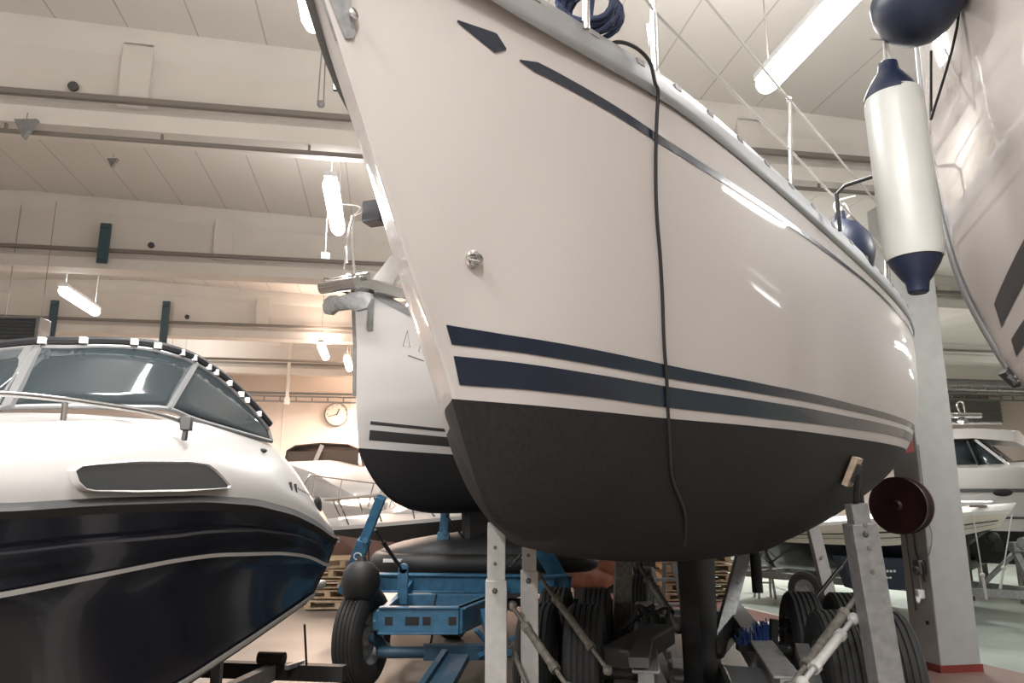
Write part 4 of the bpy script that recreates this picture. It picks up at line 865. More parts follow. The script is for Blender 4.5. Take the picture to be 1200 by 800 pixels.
# ---- the big yard trailer under the large yacht
TY = R(10); tc = Vector((1.37, 5.62, 0)); tf = Vector((math.sin(TY), math.cos(TY), 0)); tr_ = Vector((math.cos(TY), -math.sin(TY), 0))
def tp_(a, b, z): return tc + tf * a + tr_ * b + Vector((0, 0, z))
TB = thing('yard_trailer', tc, 'heavy tandem axle boat trailer with grey frame carrying the big yacht', 'trailer')
for a in (0, 1.08):
    for sd_ in (-1, 1):
        for off in (-.17, .17): wheel(TB, tp_(a - (.22 if sd_ < 0 else 0) * 0, sd_ * 1.02 + off, .45), tr_, .45, .27)
    for sd_ in (-1, 1): m = MB(); m.cyl(tp_(a, sd_ * 1.05, .45), tp_(a, sd_ * .4, .45), .055, 14); m.build('axle', 'brass', TB)
m = MB()
for sd_ in (-1, 1):
    m.bar(tp_(-.75, sd_ * .42, .50), tp_(2.6, sd_ * .45, .50), .10, .20); m.bar(tp_(-.75, sd_ * .42, .605), tp_(2.6, sd_ * .45, .605), .17, .02); m.bar(tp_(-.75, sd_ * .42, .395), tp_(2.6, sd_ * .45, .395), .17, .02)
for a in (-.70, 2.1, 2.55): m.bar(tp_(a, -.5, .48 if a > 1 else .2), tp_(a, .5, .48 if a > 1 else .2), .12, .12)
m.build('frame', 'greypost', TB, bevel=.008)
m = MB(); m.bar(tp_(.3, .0, .07), tp_(2.4, .0, .07), .46, .05)
for sd_ in (-1, 1): m.bar(tp_(.3, sd_ * .22, .13), tp_(2.4, sd_ * .22, .13), .04, .14); m.bar(tp_(.4, sd_ * .22, .10), tp_(.4, sd_ * .42, .56), .08, .05); m.bar(tp_(2.3, sd_ * .22, .10), tp_(2.3, sd_ * .42, .56), .08, .05)
m.build('keel_shoe', 'steel', TB)
m = MB(); m.bar(tp_(-.35, -.62, .60), tp_(.35, -.30, .66), .22, .14); m.build('timber_block', 'brass', TB, bevel=.02)
for a, b, s_, yw in ((-.62, .62, 1, 0), (.0, -.8, -1, 0)):
    pass
m = MB(); rows = []
for k in range(9):
    t_ = k / 8; rows.append([tp_(-.55 + .75 * t_, .12, .47 + .05 * math.sin(t_ * 3)), tp_(-.55 + .75 * t_, .50, .44 + .08 * math.sin(t_ * 3)), tp_(-.55 + .75 * t_, .60, .34)])
m.grid(rows); m.build('fender_plate', 'alu', TB, solid=.006, label='shiny bent metal plate')
m = MB(); m.bar(tp_(-.75, -.46, .66), tp_(.75, -.40, .68), .12, .06); m.build('cross_tube', 'brass', TB)
m = MB(); m.bar(tp_(-.75, .62, .35), tp_(.1, .66, .62), .09, .09); m.build('outrigger', 'greypost', TB)
# posts
def ground(P): return Vector((P.x, P.y, 0))
l1t = at(582, 612, 5.0); l2t = at(620, 633, 5.22)
l1 = Vector((l1t.x, 5.0, l1t.z)); l2 = Vector((l2t.x, 5.22, l2t.z))
P1 = jack(TB, (l1.x, l1.y, .0), (l1.x + .0, l1.y, l1.z), .135, .115, 'post', split=.765)
P2 = jack(TB, (l2.x, l2.y, .0), (l2.x, l2.y, l2.z), .115, .095, 'post', split=.86)
m = MB(); m.bar((l1.x, l1.y, .2), tp_(-.70, -.4, .36), .1, .1); m.bar((l2.x, l2.y, .2), tp_(-.6, -.4, .36), .1, .1); m.build('post_arm', 'greypost', TB)
rp = at(1003, 590, 4.62); rb_ = at(1036, 800, 4.66)
P3 = jack(TB, (rb_.x + .08, 4.70, 0), (rp.x, 4.62, rp.z), .15, .10, 'greypost', split=.93)
m = MB(); m.bar((rb_.x + .05, 4.70, .2), tp_(-.70, .4, .36), .1, .1); m.build('post_arm', 'greypost', TB)
pad(TB, HA, 3.80, -.18, 1, (rp.x, 4.62, rp.z))
m = MB(); q = Vector((rp.x + .05, 4.66, rp.z)); m.tube([q + Vector((0, 0, -.02)), q + Vector((0, 0, .08))], .02, 8); m.build('post_cap', 'black', P3)
m = MB(); m.bar((rp.x + .06, 4.66, rp.z - .10), (rb_.x + .07, 4.72, rb_.z), .03, .11, up=(0, 1, 0))
for k in range(3): c = Vector((rp.x, 4.62, rp.z)).lerp(Vector((rb_.x, 4.66, rb_.z)), .12 + .13 * k) + Vector((0, -.075, 0)); m.lathe([(.012, 0), (.012, .01)], c, axis=(0, -1, 0), n=8)
m.build('post_flange', 'rust', P3)
# rear posts seen below the hull
for (x0, y0, x1, y1, Y0, Y1, w, mm) in ((731, 655, 727, 748, 7.2, 7.2, .15, 'rust'), (870, 652, 846, 742, 7.6, 7.2, .12, 'steel'), (953, 620, 976, 716, 7.6, 7.3, .11, 'post')):
    a = at(x0, y0, Y0); b = at(x1, y1, Y1); d = (b - a); a2 = a - d * .35
    m = MB(); m.bar(a - d * .25, b + d * .25, w, w * .7, up=(0, 1, 0)); m.bar(b + d * .25, tp_(2.1, math.copysign(.42, (b - tc).dot(tr_)), .42), .08, .08)
    m.lathe([(.014, 0), (.014, .01)], a.lerp(b, .35) + Vector((0, -w / 2 - .0, 0)), axis=(0, -1, 0), n=8); m.build('post', mm, TB)
# struts
for (x0, y0, Y0, x1, y1, Y1, r) in ((632, 675, 5.5, 712, 785, 4.9, .024), (600, 710, 5.0, 666, 806, 4.6, .026), (590, 735, 5.2, 640, 860, 4.9, .016), (1010, 690, 4.9, 925, 806, 4.5, .030), (1000, 725, 4.75, 940, 800, 4.3, .028), (1005, 640, 7.0, 925, 738, 6.6, .018), (748, 660, 7.4, 795, 735, 6.9, .04)):
    strut(TB, at(x0, y0, Y0), at(x1, y1, Y1), r, 'cblack' if r == .018 else ('post' if r == .028 else 'rust'))
m = MB(); a = at(931, 742, 6.4)
for k in range(3): m.tube([a + Vector((math.cos(t_) * (.17 + .03 * k), .05 * k, math.sin(t_) * (.17 + .01 * k) - .1)) for t_ in np.linspace(-.3, 3.5, 14)], .009, 6)
m.build('hose_loop', 'black', TB)
m = MB(); a = at(885, 652, 6.6); b = at(888, 694, 6.6); m.tube([a + (a - b) * .5, a, b], [.035, .045, .045], 10); tag(m.build('rubber_sleeve', 'black'), 'short black rubber sleeve hanging under the hull behind the keel', 'sleeve')
# clutter on the trailer
br = at(885, 745, 6.0); t = thing('scrub_broom', br, 'blue bristled broom head lying beside the keel', 'broom')
m = MB(); m.bar(br + Vector((-.14, 0, -.08)), br + Vector((.22, 0, -.09)), .09, .04); m.bar(br + Vector((.13, 0, -.08)), br + Vector((.15, 0, .12)), .05, .06); m.build('head', 'black', t)
m = MB(); random.seed(5)
for k in range(60):
    x = random.uniform(-.13, .11); a = br + Vector((x, random.uniform(-.03, .03), -.06)); m.bar(a, a + Vector((random.uniform(-.04, .02), random.uniform(-.02, .02), random.uniform(.08, .15) * (1 + x * 3))), .008, .008)
m.build('bristles', 'bristle', t)
sp_ = tp_(-.2, -.42, .73); m = MB()
for k in range(7):
    a = tp_(.5 + random.uniform(-.15, .15), -.42 + random.uniform(-.12, .12), .62); m.tube(smooth([a, a + Vector((random.uniform(-.1, .1), 0, .12)), a + Vector((random.uniform(-.15, .15), .05, .2)), a + Vector((random.uniform(-.2, .2), 0, .04))]), .012, 6)
tag(m.build('strap_bundle', 'black'), 'tangled black ratchet straps on the grey trailer left of the keel', 'strap')

# ---- the blue trailer under the small sailboat
BY = R(14); bo_ = Vector((at(422, 806, 7.25).x + .0, 7.28, 0)); bf = Vector((math.sin(BY), math.cos(BY), 0)); brr = Vector((math.cos(BY), -math.sin(BY), 0))
def bt(a, b, z): return bo_ + bf * a + brr * b + Vector((0, 0, z))
BT = thing('blue_trailer', bt(1.5, 1.1, 0), 'bright blue steel boat trailer under the small sailboat', 'trailer')
wheel(BT, bt(0, .0, .425), brr, .425, .25); wheel(BT, bt(1.9, 2.35, .425), brr, .425, .25); wheel(BT, bt(2.5, .05, .425), brr, .425, .25); wheel(BT, bt(2.9, 2.35, .425), brr, .425, .25)
def fp(x, y, Y): return at(x, y, Y)
A0, A1 = fp(444, 727, 6.9), fp(538, 727, 6.9); Zf = A0.z
A1.z = Zf; B0, B1 = fp(470, 695, 8.2), fp(592, 697, 8.2); B0.z = Zf + .0; B1.z = Zf
m = MB(); m.bar(A0, A1, .05, .22); m.bar(A0 + Vector((0, 0, .11)), A1 + Vector((0, 0, .11)), .1, .015); m.bar(A0 + Vector((0, 0, -.10)), A1 + Vector((0, 0, -.10)), .12, .015)
m.bar(A0, B0, .06, .16); m.bar(A1, B1, .06, .22); m.bar(A1 + Vector((0, 0, .1)), B1 + Vector((0, 0, .1)), .12, .02); m.bar(B0, B1, .1, .14)
m.bar(A0.lerp(B0, .45), A1.lerp(B1, .45), .06, .06)
C0, C1 = fp(430, 682, 8.4), fp(668, 684, 8.8); m.bar(C0, C1, .12, .17); m.bar(C0 + Vector((0, 0, .085)), C1 + Vector((0, 0, .085)), .2, .02); m.bar(C0 - Vector((0, 0, .085)), C1 - Vector((0, 0, .085)), .2, .02)
m.bar(B0, C0.lerp(C1, .22), .06, .12); m.bar(B1, C0.lerp(C1, .65), .06, .12)
q = fp(472, 700, 7.9); m.bar(q + Vector((0, 0, -.06)), q + Vector((0, 0, .28)), .10, .06, up=(0, 1, 0)); m.lathe([(.05, -.03), (.05, .03)], q + Vector((0, 0, .28)), axis=(0, 1, 0), n=14)
m.bar(A0 + Vector((-.03, .05, -.05)), C0 + Vector((.1, 0, 0)), .06, .08)
m.build('frame', 'blue', BT, bevel=.005)
for k in (.13, .42, .60, .92):
    m = MB(); c0 = A0.lerp(A1, k) + Vector((0, -.026, .0)); m.bar(c0 + Vector((-.035 if k != .42 else -.06, 0, 0)), c0 + Vector((.035 if k != .42 else .06, 0, 0)), .003, .07); m.build('frame_hole', 'black', BT)
m = MB(); a, b = fp(452, 764, 6.95), fp(625, 763, 7.2); m.tube(smooth([bt(0, .1, .42), bt(-.1, .3, .33), a + Vector((0, 0, -.0)), a.lerp(b, .5), b]), .05, 12); m.bar(a.lerp(b, .25), a.lerp(b, .8), .13, .12); m.build('axle', 'darkblue', BT); m = MB(); m.tube([bt(2.5, .1, .42), bt(2.9, 2.25, .42)], .05, 10); m.build('axle', 'darkblue', BT)
m = MB(); a = fp(535, 770, 6.9); b = fp(505, 812, 6.0); m.bar(a, b + Vector((-.0, 0, -.05)), .22, .06); m.bar(a + Vector((-.1, 0, .02)), b + Vector((-.1, 0, -.02)), .05, .1); m.build('drawbar', 'darkblue', BT)
for (x0, y0, Y0, x1, y1, Y1, w) in ((447, 582, 7.15, 408, 682, 7.5, .085), (522, 598, 9.0, 518, 650, 9.0, .10), (610, 600, 8.2, 652, 672, 8.4, .13)):
    a = fp(x0, y0, Y0); b = fp(x1, y1, Y1); m = MB(); m.bar(a, b, w, w, up=(0, 1, 0)); c1 = a.lerp(b, .5); m.bar(c1, b + (b - a) * .12, w * 1.35, w * 1.3, up=(0, 1, 0)); m.lathe([(.03, 0), (.03, .02)], c1 + Vector((.02, -w * .7, 0)), axis=(0, -1, 0), n=10); m.build('support_post', 'blue', BT, bevel=.004)
m = MB()
e0, e1 = fp(632, 690, 8.0), fp(666, 688, 8.0); m.bar(e0, e1, .05, .24); m.bar(e0 + Vector((0, 0, .12)), e1 + Vector((0, 0, .12)), .16, .015); m.bar(e0 - Vector((0, 0, .12)), e1 - Vector((0, 0, .12)), .16, .015); m.bar(e0.lerp(e1, .5) - Vector((0, .05, .12)), e0.lerp(e1, .5) + Vector((0, -.05, .12)), .012, .06); m.build('end_bracket', 'blue', BT)
m = MB(); e = fp(585, 745, 6.9)
m.bar(e + Vector((-.2, 0, .05)), e + Vector((-.08, .1, -.10)), .05, .03); m.bar(e + Vector((-.1, 0, .28)), e + Vector((-.04, 0, -.12)), .05, .03)
m.bar(fp(565, 715, 7.3), fp(578, 765, 7.0), .05, .05); m.bar(fp(578, 765, 7.0), fp(650, 765, 7.2), .05, .04); m.bar(fp(560, 768, 7.0), fp(620, 738, 7.2), .03, .03); m.build('hitch_linkage', 'blue', BT)
strut(BT, fp(440, 622, 7.6), fp(474, 672, 7.9), .02, 'cblack', 'tie_rod'); strut(BT, fp(524, 604, 8.9), fp(552, 642, 9.0), .014, 'cblack', 'tie_rod'); strut(BT, fp(622, 636, 8.2), fp(598, 664, 8.2), .014, 'cblack', 'tie_rod')
m = MB(); a = fp(505, 712, 7.3); m.tube(smooth([a, a + Vector((.03, 0, -.15)), a + Vector((-.02, 0, -.42))]), .012, 6); m.tube(smooth([a + Vector((.05, 0, .12)), a + Vector((.02, 0, -.05)), a + Vector((.01, 0, -.3))]), .009, 6); m.build('brake_hose', 'cblack', BT)
m = MB(); a = fp(432, 560, 7.1); m.tube([fp(432, 625, 7.3), fp(432, 662, 7.4)], .006, 6); m.build('buoy_cord', 'cblack', BT)
b0 = fp(423, 681, 7.15); t = thing('black_buoy', b0, 'round black buoy resting above the left wheel of the blue trailer', 'buoy')
m = MB(); m.lathe([(.02, -.19), (.10, -.175), (.16, -.11), (.175, 0), (.16, .09), (.11, .155), (.05, .18), (.035, .22), (.001, .225)], b0, n=32); m.build('body', 'black', t)
m = MB(); m.tube([b0 + Vector((-.04 + .08 * (i > 8) * 0 + .035 * math.cos(i / 12 * 6.28), 0, .22 + .03 * math.sin(i / 12 * 6.28))) for i in range(12)], .006, 6, closed=True); m.build('eye', 'rope', t)
# black covered tender lying across the blue trailer
ta, tb = fp(440, 656, 9.3), fp(692, 655, 9.6); t = thing('covered_tender', (ta + tb) / 2, 'low black tarpaulin covered dinghy lying behind the blue trailer frame', 'dinghy')
m = MB(); rows = []
L_ = (tb - ta).length; d_ = (tb - ta).normalized(); sdv = Vector((-d_.y, d_.x, 0))
for k in range(25):
    q = k / 24; c_ = ta + (tb - ta) * q; hh = .23 * (1 - abs(2 * q - 1)**3.0) + .04; ww = .55 * (1 - abs(2 * q - 1)**4) + .1
    rows.append([c_ + sdv * ww * math.cos(a) + Vector((0, 0, .05 + hh * max(0, math.sin(a)) ** .8 * (1 + .07 * math.sin(9 * q + 2 * a)))) for a in np.linspace(0, math.pi, 13)])
m.grid(rows); m.build('tarpaulin', 'blackcloth', t, solid=.01)
m = MB()
for s_ in (-1, 1):
    m.tube(smooth([ta + d_ * .05, ta + d_ * .25 + sdv * s_ * .5, ta + d_ * L_ * .5 + sdv * s_ * .62, tb - d_ * .25 + sdv * s_ * .5, tb]), .11, 14)
m.build('tube', 'black', t)
m = MB(); 
for k in range(2): m.bar(ta + d_ * (.12 + .42 * k) - sdv * .62 + Vector((0, 0, .04)), ta + d_ * (.45 + .30 * k) - sdv * .62 + Vector((0, 0, .04)), .02, .035)
m.build('white_patch', 'white', t)

# ---------------------------------------------------------------- on the pillar
pcx = W(5.40, 7.16, 0)
rc = at(1056, 592, 7.5); nx = (W(-1, -.62) - W(0, 0)).normalized(); t = thing('cable_reel', rc, 'dark maroon hose reel hanging on the left face of the pillar', 'reel')
m = MB(); r_ = .272
m.lathe([(.001, .115), (.03, .12), (.05, .10), (r_ * .9, .085), (r_, .095), (r_, .07), (r_ * .92, .06)], rc, axis=nx, n=48, caps=False); m.lathe([(r_ * .92, -.06), (r_, -.07), (r_, -.095), (r_ * .2, -.085), (.001, -.085)], rc, axis=nx, n=48, caps=False); m.build('drum', 'maroon', t)
m = MB()
for k in range(4): 
    u = nx.orthogonal().normalized(); v = nx.cross(u); z_ = -.05 + .033 * k; m.tube([rc + nx * z_ + (u * math.cos(a) + v * math.sin(a)) * r_ * .86 for a in np.linspace(0, 6.28, 33)[:-1]], .017, 8, closed=True)
m.build('wound_cable', 'cblack', t)
m = MB(); m.bar(rc - nx * .08, W(5.41, 7.15, rc.z), .06, .14); m.bar(W(5.40, 7.15, rc.z - .2), W(5.40, 7.15, rc.z + .25), .08, .02, up=(1, 0, 0)); m.build('bracket', 'brass', t)
for (x, z2) in ((1058, 655), (1071, 650)):
    pass
m = MB(); a = rc + Vector((.02, 0, -r_)); b = W(5.36, 7.05, 1.0); m.tube([a, Vector((a.x + .01, a.y, 1.02)), Vector((a.x + .02, a.y, .62))], .010, 8); m.tube(smooth([rc + Vector((.12, .05, -.2)), Vector((b.x - .05, b.y, 1.12)), b, b + Vector((0, 0, -.15))]), .013, 8); m.build('cable_end', 'cblack', t)
b = W(5.36, 7.1, .98); t = thing('socket_box', b, 'small dark power socket box on the pillar below the reel', 'socket')
m = MB(); m.box(b, (.09, .1, .14), HY); m.build('box', 'brass', t, bevel=.01); m = MB(); m.lathe([(.035, 0), (.035, .05), (.028, .06)], b + Vector((-.04, -.02, -.02)), axis=nx, n=16); m.build('outlet', 'brass', t)
m = MB(); c0 = W(5.41, 6.985, 0); m.tube(smooth([Vector((c0.x, c0.y, 2.2)), Vector((c0.x + .01, c0.y, 1.5)), Vector((c0.x + .03, c0.y - .01, 1.3)), Vector((c0.x - .01, c0.y, 1.12)), Vector((c0.x - .06, c0.y + .06, 1.05))]), .005, 6); tag(m.build('pillar_wire', 'greypost'), 'thin grey wire running down the front corner of the pillar', 'wire')
b = W(5.345, 7.12, .72); t = thing('plug_socket', b, 'white round plug hanging on the pillar side', 'socket')
m = MB(); m.box(b, (.08, .07, .09), HY); m.cyl(b + Vector((-.03, -.02, -.03)), b + Vector((-.06, -.03, -.08)), .03, 14); m.build('plug', 'white', t, bevel=.012); m = MB(); m.tube([b + Vector((.02, 0, .04)), b + Vector((.03, .02, .4))], .008, 6); m.build('cord', 'post', t)
b = W(5.385, 7.1, .45); m = MB(); m.lathe([(.02, 0), (.02, .012)], b, axis=W(-1, 0) - W(0, 0), n=10); tag(m.build('bolt_head', 'black'), 'small black bolt head low on the pillar side', 'bolt')
# small red marker plate beside the hull on the pillar
q = at(1064, 517, 7.2); m = MB(); m.prism([q + Vector((-.07, 0, -.12)), q + Vector((.05, 0, -.10)), q + Vector((.05, 0, .13))], (0, .02, 0)); tag(m.build('red_sign', 'red'), 'red sign edge on the pillar peeking past the hull', 'sign')

# ================================================================ BOATS AND CLUTTER IN THE BACKGROUND
def small_boat(name, bow, stern, beam, label, zk, zc, zs_b, zs_s, mats, stripe=None, full=1.9, rake=.35, build_deck=True):
    """bow and stern are ground points of the sheer line ends; z of keel, chine and sheer (bow, stern)"""
    bow = Vector(bow); stern = Vector(stern); bow.z = stern.z = 0; ax = (stern - bow); L = ax.length; ax.normalize(); sd = Vector((-ax.y, ax.x, 0))
    t = thing(name, (bow + stern) / 2, label, 'boat')
    def prof(q):
        b = beam / 2 * (1 - (1 - min(1, q / .62))**full); zs = zs_b + (zs_s - zs_b) * q; f = max(0, 1 - q / .42)**2
        zch = zc + (zs_b - zc) * .55 * f; zke = zk + (zs_b - zk) * .92 * max(0, 1 - q / .30)**2.2
        return b, zs, zch, min(zke, zch - .001)
    def row(q, keys):
        b, zs, zch, zke = prof(q); u = L * q; out = []
        sh = rake * L * .12
        pts = {'k': (0, zke), 'b': (b * .45, zke + (zch - zke) * .45), 'c': (b * .86, zch), 's1': (b * .95, zch + (zs - zch) * .5), 's2': (b, zs - .05), 's': (b, zs)}
        return [(pts[k][0], pts[k][1]) for k in keys], u
    def P(u, y, z): zz = (z - zk) / (zs_b - zk); return bow + ax * (u + (1 - zz) * rake * max(0, 1 - u / (L * .5))) + sd * y + Vector((0, 0, z))
    qs = np.linspace(0, 1, 34)**1.2
    for nm, keys, mt in (('bottom', 'k b c'.split(), mats[0]), ('topsides', 'c s1 s2'.split(), mats[1]), ('rubbing_strake', 's2 s'.split(), mats[2])):
        m = MB()
        for side in (1, -1):
            m.grid([[P(row(q, keys)[1], side * y, z) for y, z in row(q, keys)[0]] for q in qs])
        pts, u = row(1, keys); poly = [P(u, y, z) for y, z in pts] + [P(u, -y, z) for y, z in pts[::-1]]; m.add(poly, [tuple(range(len(poly)))]); m.build(nm, mt, t, angle=30)
    m = MB(); rows = []
    for q in qs:
        b, zs, _, _ = prof(q); rows.append([P(L * q, b * k, zs + (beam * .05) * (1 - k * k)) for k in (-1, -.6, 0, .6, 1)])
    m.grid(rows); m.build('deck', mats[3], t)
    if stripe:
        for za, zb, mt in stripe:
            m = MB()
            for side in (1, -1):
                rows = []
                for q in qs[1:]:
                    b, zs, zch, _ = prof(q); f = lambda h: (b * float(np.interp(h, [0, .5, 1], [.86, .95, 1])) + .012, zch + (zs - .05 - zch) * h); rows.append([P(L * q, side * f(h)[0], f(h)[1]) for h in (za, zb)])
                m.grid(rows)
            m.build('side_stripe', mt, t)
    return t, P, prof, L
def bow_rail(t, P, prof, L, h=.4, q1=.4, n=5):
    m = MB()
    top = [P(L * q, s * prof(q)[0] * .9, prof(q)[1] + h * (1 if q < q1 * .95 else .02)) for s, qq in ((1, np.linspace(q1, .02, 8)), (-1, np.linspace(.02, q1, 8))) for q in qq]
    m.tube(top, .014, 6)
    for s in (1, -1):
        for q in np.linspace(.06, q1 * .8, 3): m.tube([P(L * q, s * prof(q)[0] * .9, prof(q)[1]), P(L * q, s * prof(q)[0] * .9, prof(q)[1] + h)], .012, 6)
    m.build('bow_rail', 'chrome', t)
# white speedboat with black band behind the blue trailer
bw = at(388, 617, 11.0); st = at(655, 590, 12.6)
t, P, pr, L = small_boat('speedboat', bw, st, 2.2, 'white speedboat with black band and brown-pink bottom behind the blue trailer', .35, 1.02, at(388, 617, 11).z, at(655, 590, 12.6).z + .05, ('pink', 'black', 'gelw', 'gelw'), rake=.5)
bow_rail(t, P, pr, L, .36, .35)
m = MB(); rows = []
for q, w_, h_ in ((.16, .05, .02), (.3, .45, .14), (.5, .7, .24), (.55, .72, .1)):
    zs = pr(q)[1]; rows.append([P(L * q, y, zs + z) for y, z in ((-w_, 0), (-w_ * .8, h_), (0, h_ + .06), (w_ * .8, h_), (w_, 0))])
m.grid(rows); m.build('foredeck', 'gelw', t, solid=.02)
m = MB(); rows = []
for k in range(9):
    a = math.pi * k / 8; rows.append([P(L * (.50 + .06 * (1 - math.sin(a))), .72 * math.cos(a), pr(.5)[1] + .1 + .2 * q) for q in (0, 1)])
m.grid(rows); m.build('windscreen', 'glass', t, solid=.01)
m = MB()
for q in (.3, .75):
    m.bar(P(L * q, -.8, .0), P(L * q, -.8, .5), .1, .1); m.bar(P(L * q, .8, .0), P(L * q, .8, .5), .1, .1); m.bar(P(L * q, -.9, .5), P(L * q, .9, .5), .1, .12)
tag(m.build('boat_stand', 'brass'), 'low dark trestle stand under the white speedboat', 'stand')

# pale cruiser with brown canvas top near the clock wall
bw = at(452, 607, 12.6); st = at(335, 570, 16.5)
t, P, pr, L = small_boat('canvas_top_cruiser', bw, st, 2.5, 'pale cruiser with brown canvas hood and two portholes below the wall clock', .35, 1.0, at(452, 598, 12.6).z, at(335, 560, 16.5).z, ('pink', 'gelw', 'gelw', 'gelw'), rake=.6)
bow_rail(t, P, pr, L, .4, .35)
m = MB(); rows = []
for q, w_, h_ in ((.16, .05, .05), (.24, .55, .30), (.30, .8, .48), (.52, 1.0, .58), (.58, 1.05, .5)):
    zs = pr(q)[1]; rows.append([P(L * q, y, zs + z) for y, z in ((-w_, 0), (-w_ * .9, h_ * .9), (0, h_), (w_ * .9, h_ * .9), (w_, 0))])
m.grid(rows); cb_ = m.build('cabin', 'gelw', t, solid=.02)
for x in (394.5, 411):
    c_ = at(x, 577, 13.9); m = MB(); m.lathe([(.085, 0), (.085, .02), (.06, .03), (.055, .01)], c_, axis=(.05, -1, .1), n=24); pf = m.build('porthole', 'brass', cb_)
m = MB(); zs = at(385, 563, 14.6).z; rows = []
a0, a1 = at(362, 563, 14.6), at(408, 561, 14.4); m.prism([a0, a1, at(405, 546, 14.6), at(366, 546, 14.8)], (0, .02, 0)); m.build('windscreen', 'glass', t)
m = MB(); rows = []
lft, rgt = at(333, 524, 15.2), at(421, 522, 14.6)
for dz, dy in ((0, 0), (0, 1.0), (-.05, 2.0)):
    rows.append([lft + Vector((0, dy, -.42 + dz)), lft + Vector((.06, dy, -.06 + dz)), lft.lerp(rgt, .15) + Vector((0, dy, .03 + dz)), lft.lerp(rgt, .5) + Vector((0, dy, .07 + dz)), lft.lerp(rgt, .85) + Vector((0, dy, .03 + dz)), rgt + Vector((0, dy, -.08 + dz)), rgt + Vector((.16, dy, -.65 + dz))])
m.grid(rows); m.build('canvas_hood', 'canvas', t, solid=.02)
m = MB(); m.prism([lft + Vector((.03, .03, -.08)), rgt + Vector((-.02, .03, -.1)), rgt + Vector((.0, .03, -.62)), lft + Vector((.05, .03, -.5))], (0, .02, 0)); m.build('canvas_panel', 'canvas', t)
m = MB(); a = lft.lerp(rgt, .52); m.bar(a + Vector((0, -.02, .03)), a + Vector((-.3, -.02, -.75)), .08, .01, up=(0, 1, 0)); m.bar(a + Vector((.1, -.02, -.38)), a + Vector((.5, -.02, -.2)), .16, .01, up=(0, 1, 0)); m.build('webbing', 'gelw', t)
# junk at the far end of the motorboat
pj = at(400, 668, 12.4); k_ = 0
for i in range(5):
    m = MB(); z = .09 + .15 * i; c_ = Vector((pj.x + random.uniform(-.06, .06), pj.y, z)); rz_ = random.uniform(-.2, .2); Rm = Matrix.Rotation(rz_, 3, 'Z')
    for k in range(5): m.box(c_ + Rm @ Vector((0, -.4 + .2 * k, .05)), (1.0, .11, .02), rz_)
    for k in (-.45, 0, .45): m.box(c_ + Rm @ Vector((k, 0, 0)), (.09, .9, .08), rz_)
    for k in (-.4, 0, .4): m.box(c_ + Rm @ Vector((0, k, -.05)), (1.0, .1, .02), rz_)
    tag(m.build('pallet', 'wood'), 'wooden pallet in the stack right of the motorboat stern, ' + ['bottom one', 'second from the floor', 'middle one', 'second from the top', 'topmost'][i], 'pallet', 'pallets behind the motorboat')
m = MB(); c_ = Vector((pj.x - .1, pj.y - .2, .95)); random.seed(11)
for k in range(10): a = c_ + Vector((random.uniform(-.3, .3), random.uniform(-.1, .1), random.uniform(-.12, .25))); m.bar(a, a + Vector((random.uniform(-.25, .25), 0, random.uniform(-.2, .2))), .05, .03)
tag(m.build('scrap_pile', 'steel'), 'heap of metal scrap on the pallets right of the motorboat stern', 'scrap')

# stack of pallets behind the keel
pj = at(818, 706, 13.0); pj.z = 0
for i in range(6):
    m = MB(); z = .08 + .15 * i; c_ = Vector((pj.x + (i % 2) * .05, 13.4, z))
    for k in range(6): m.box(c_ + Vector((0, -.4 + .16 * k, .05)), (1.15, .11, .02))
    for k in (-.52, 0, .52): m.box(c_ + Vector((k, 0, 0)), (.10, .9, .075))
    for k in (-.4, 0, .4): m.box(c_ + Vector((0, k, -.05)), (1.15, .1, .02))
    tag(m.build('pallet', 'wood'), 'light wooden pallet in the stack behind the keel, ' + ['bottom one', 'second from the floor', 'third from the floor', 'fourth from the floor', 'fifth from the floor', 'topmost'][i], 'pallet', 'pallets stacked behind the keel')
# step ladders
def stepladder(a, w, h, d, n, label, yaw=0, mt='alu'):
    a = Vector(a); a.z = 0; Rm = Matrix.Rotation(yaw, 3, 'Z'); t = thing('stepladder', a, label, 'ladder')
    def q(x, y, z): return a + Rm @ Vector((x, y, z))
    m = MB()
    for s in (-1, 1): m.bar(q(s * w / 2, -d / 2, 0), q(s * w / 2 * .75, 0, h), .055, .03)
    m.build('front_rails', mt, t); m = MB()
    for s in (-1, 1): m.bar(q(s * w / 2, d / 2, 0), q(s * w / 2 * .75, 0, h), .045, .025)
    for k in (1, n - 1): f = k / n; m.bar(q(-w / 2 * (1 - .25 * f), d / 2 * (1 - f), h * f), q(w / 2 * (1 - .25 * f), d / 2 * (1 - f), h * f), .03, .025)
    m.build('rear_frame', mt, t)
    for k in range(1, n + 1):
        f = k / (n + .2); m = MB(); m.bar(q(-w / 2 * (1 - .25 * f), -d / 2 * (1 - f), h * f), q(w / 2 * (1 - .25 * f), -d / 2 * (1 - f), h * f), .09, .03); m.build('tread', mt, t)
stepladder(at(762, 748, 8.9), .62, 1.35, 1.0, 5, 'white aluminium stepladder standing left of the keel', .15, 'post')
stepladder(at(712, 700, 13.4), .5, 1.5, .9, 5, 'grey stepladder far back left of the white stepladder', -.1)
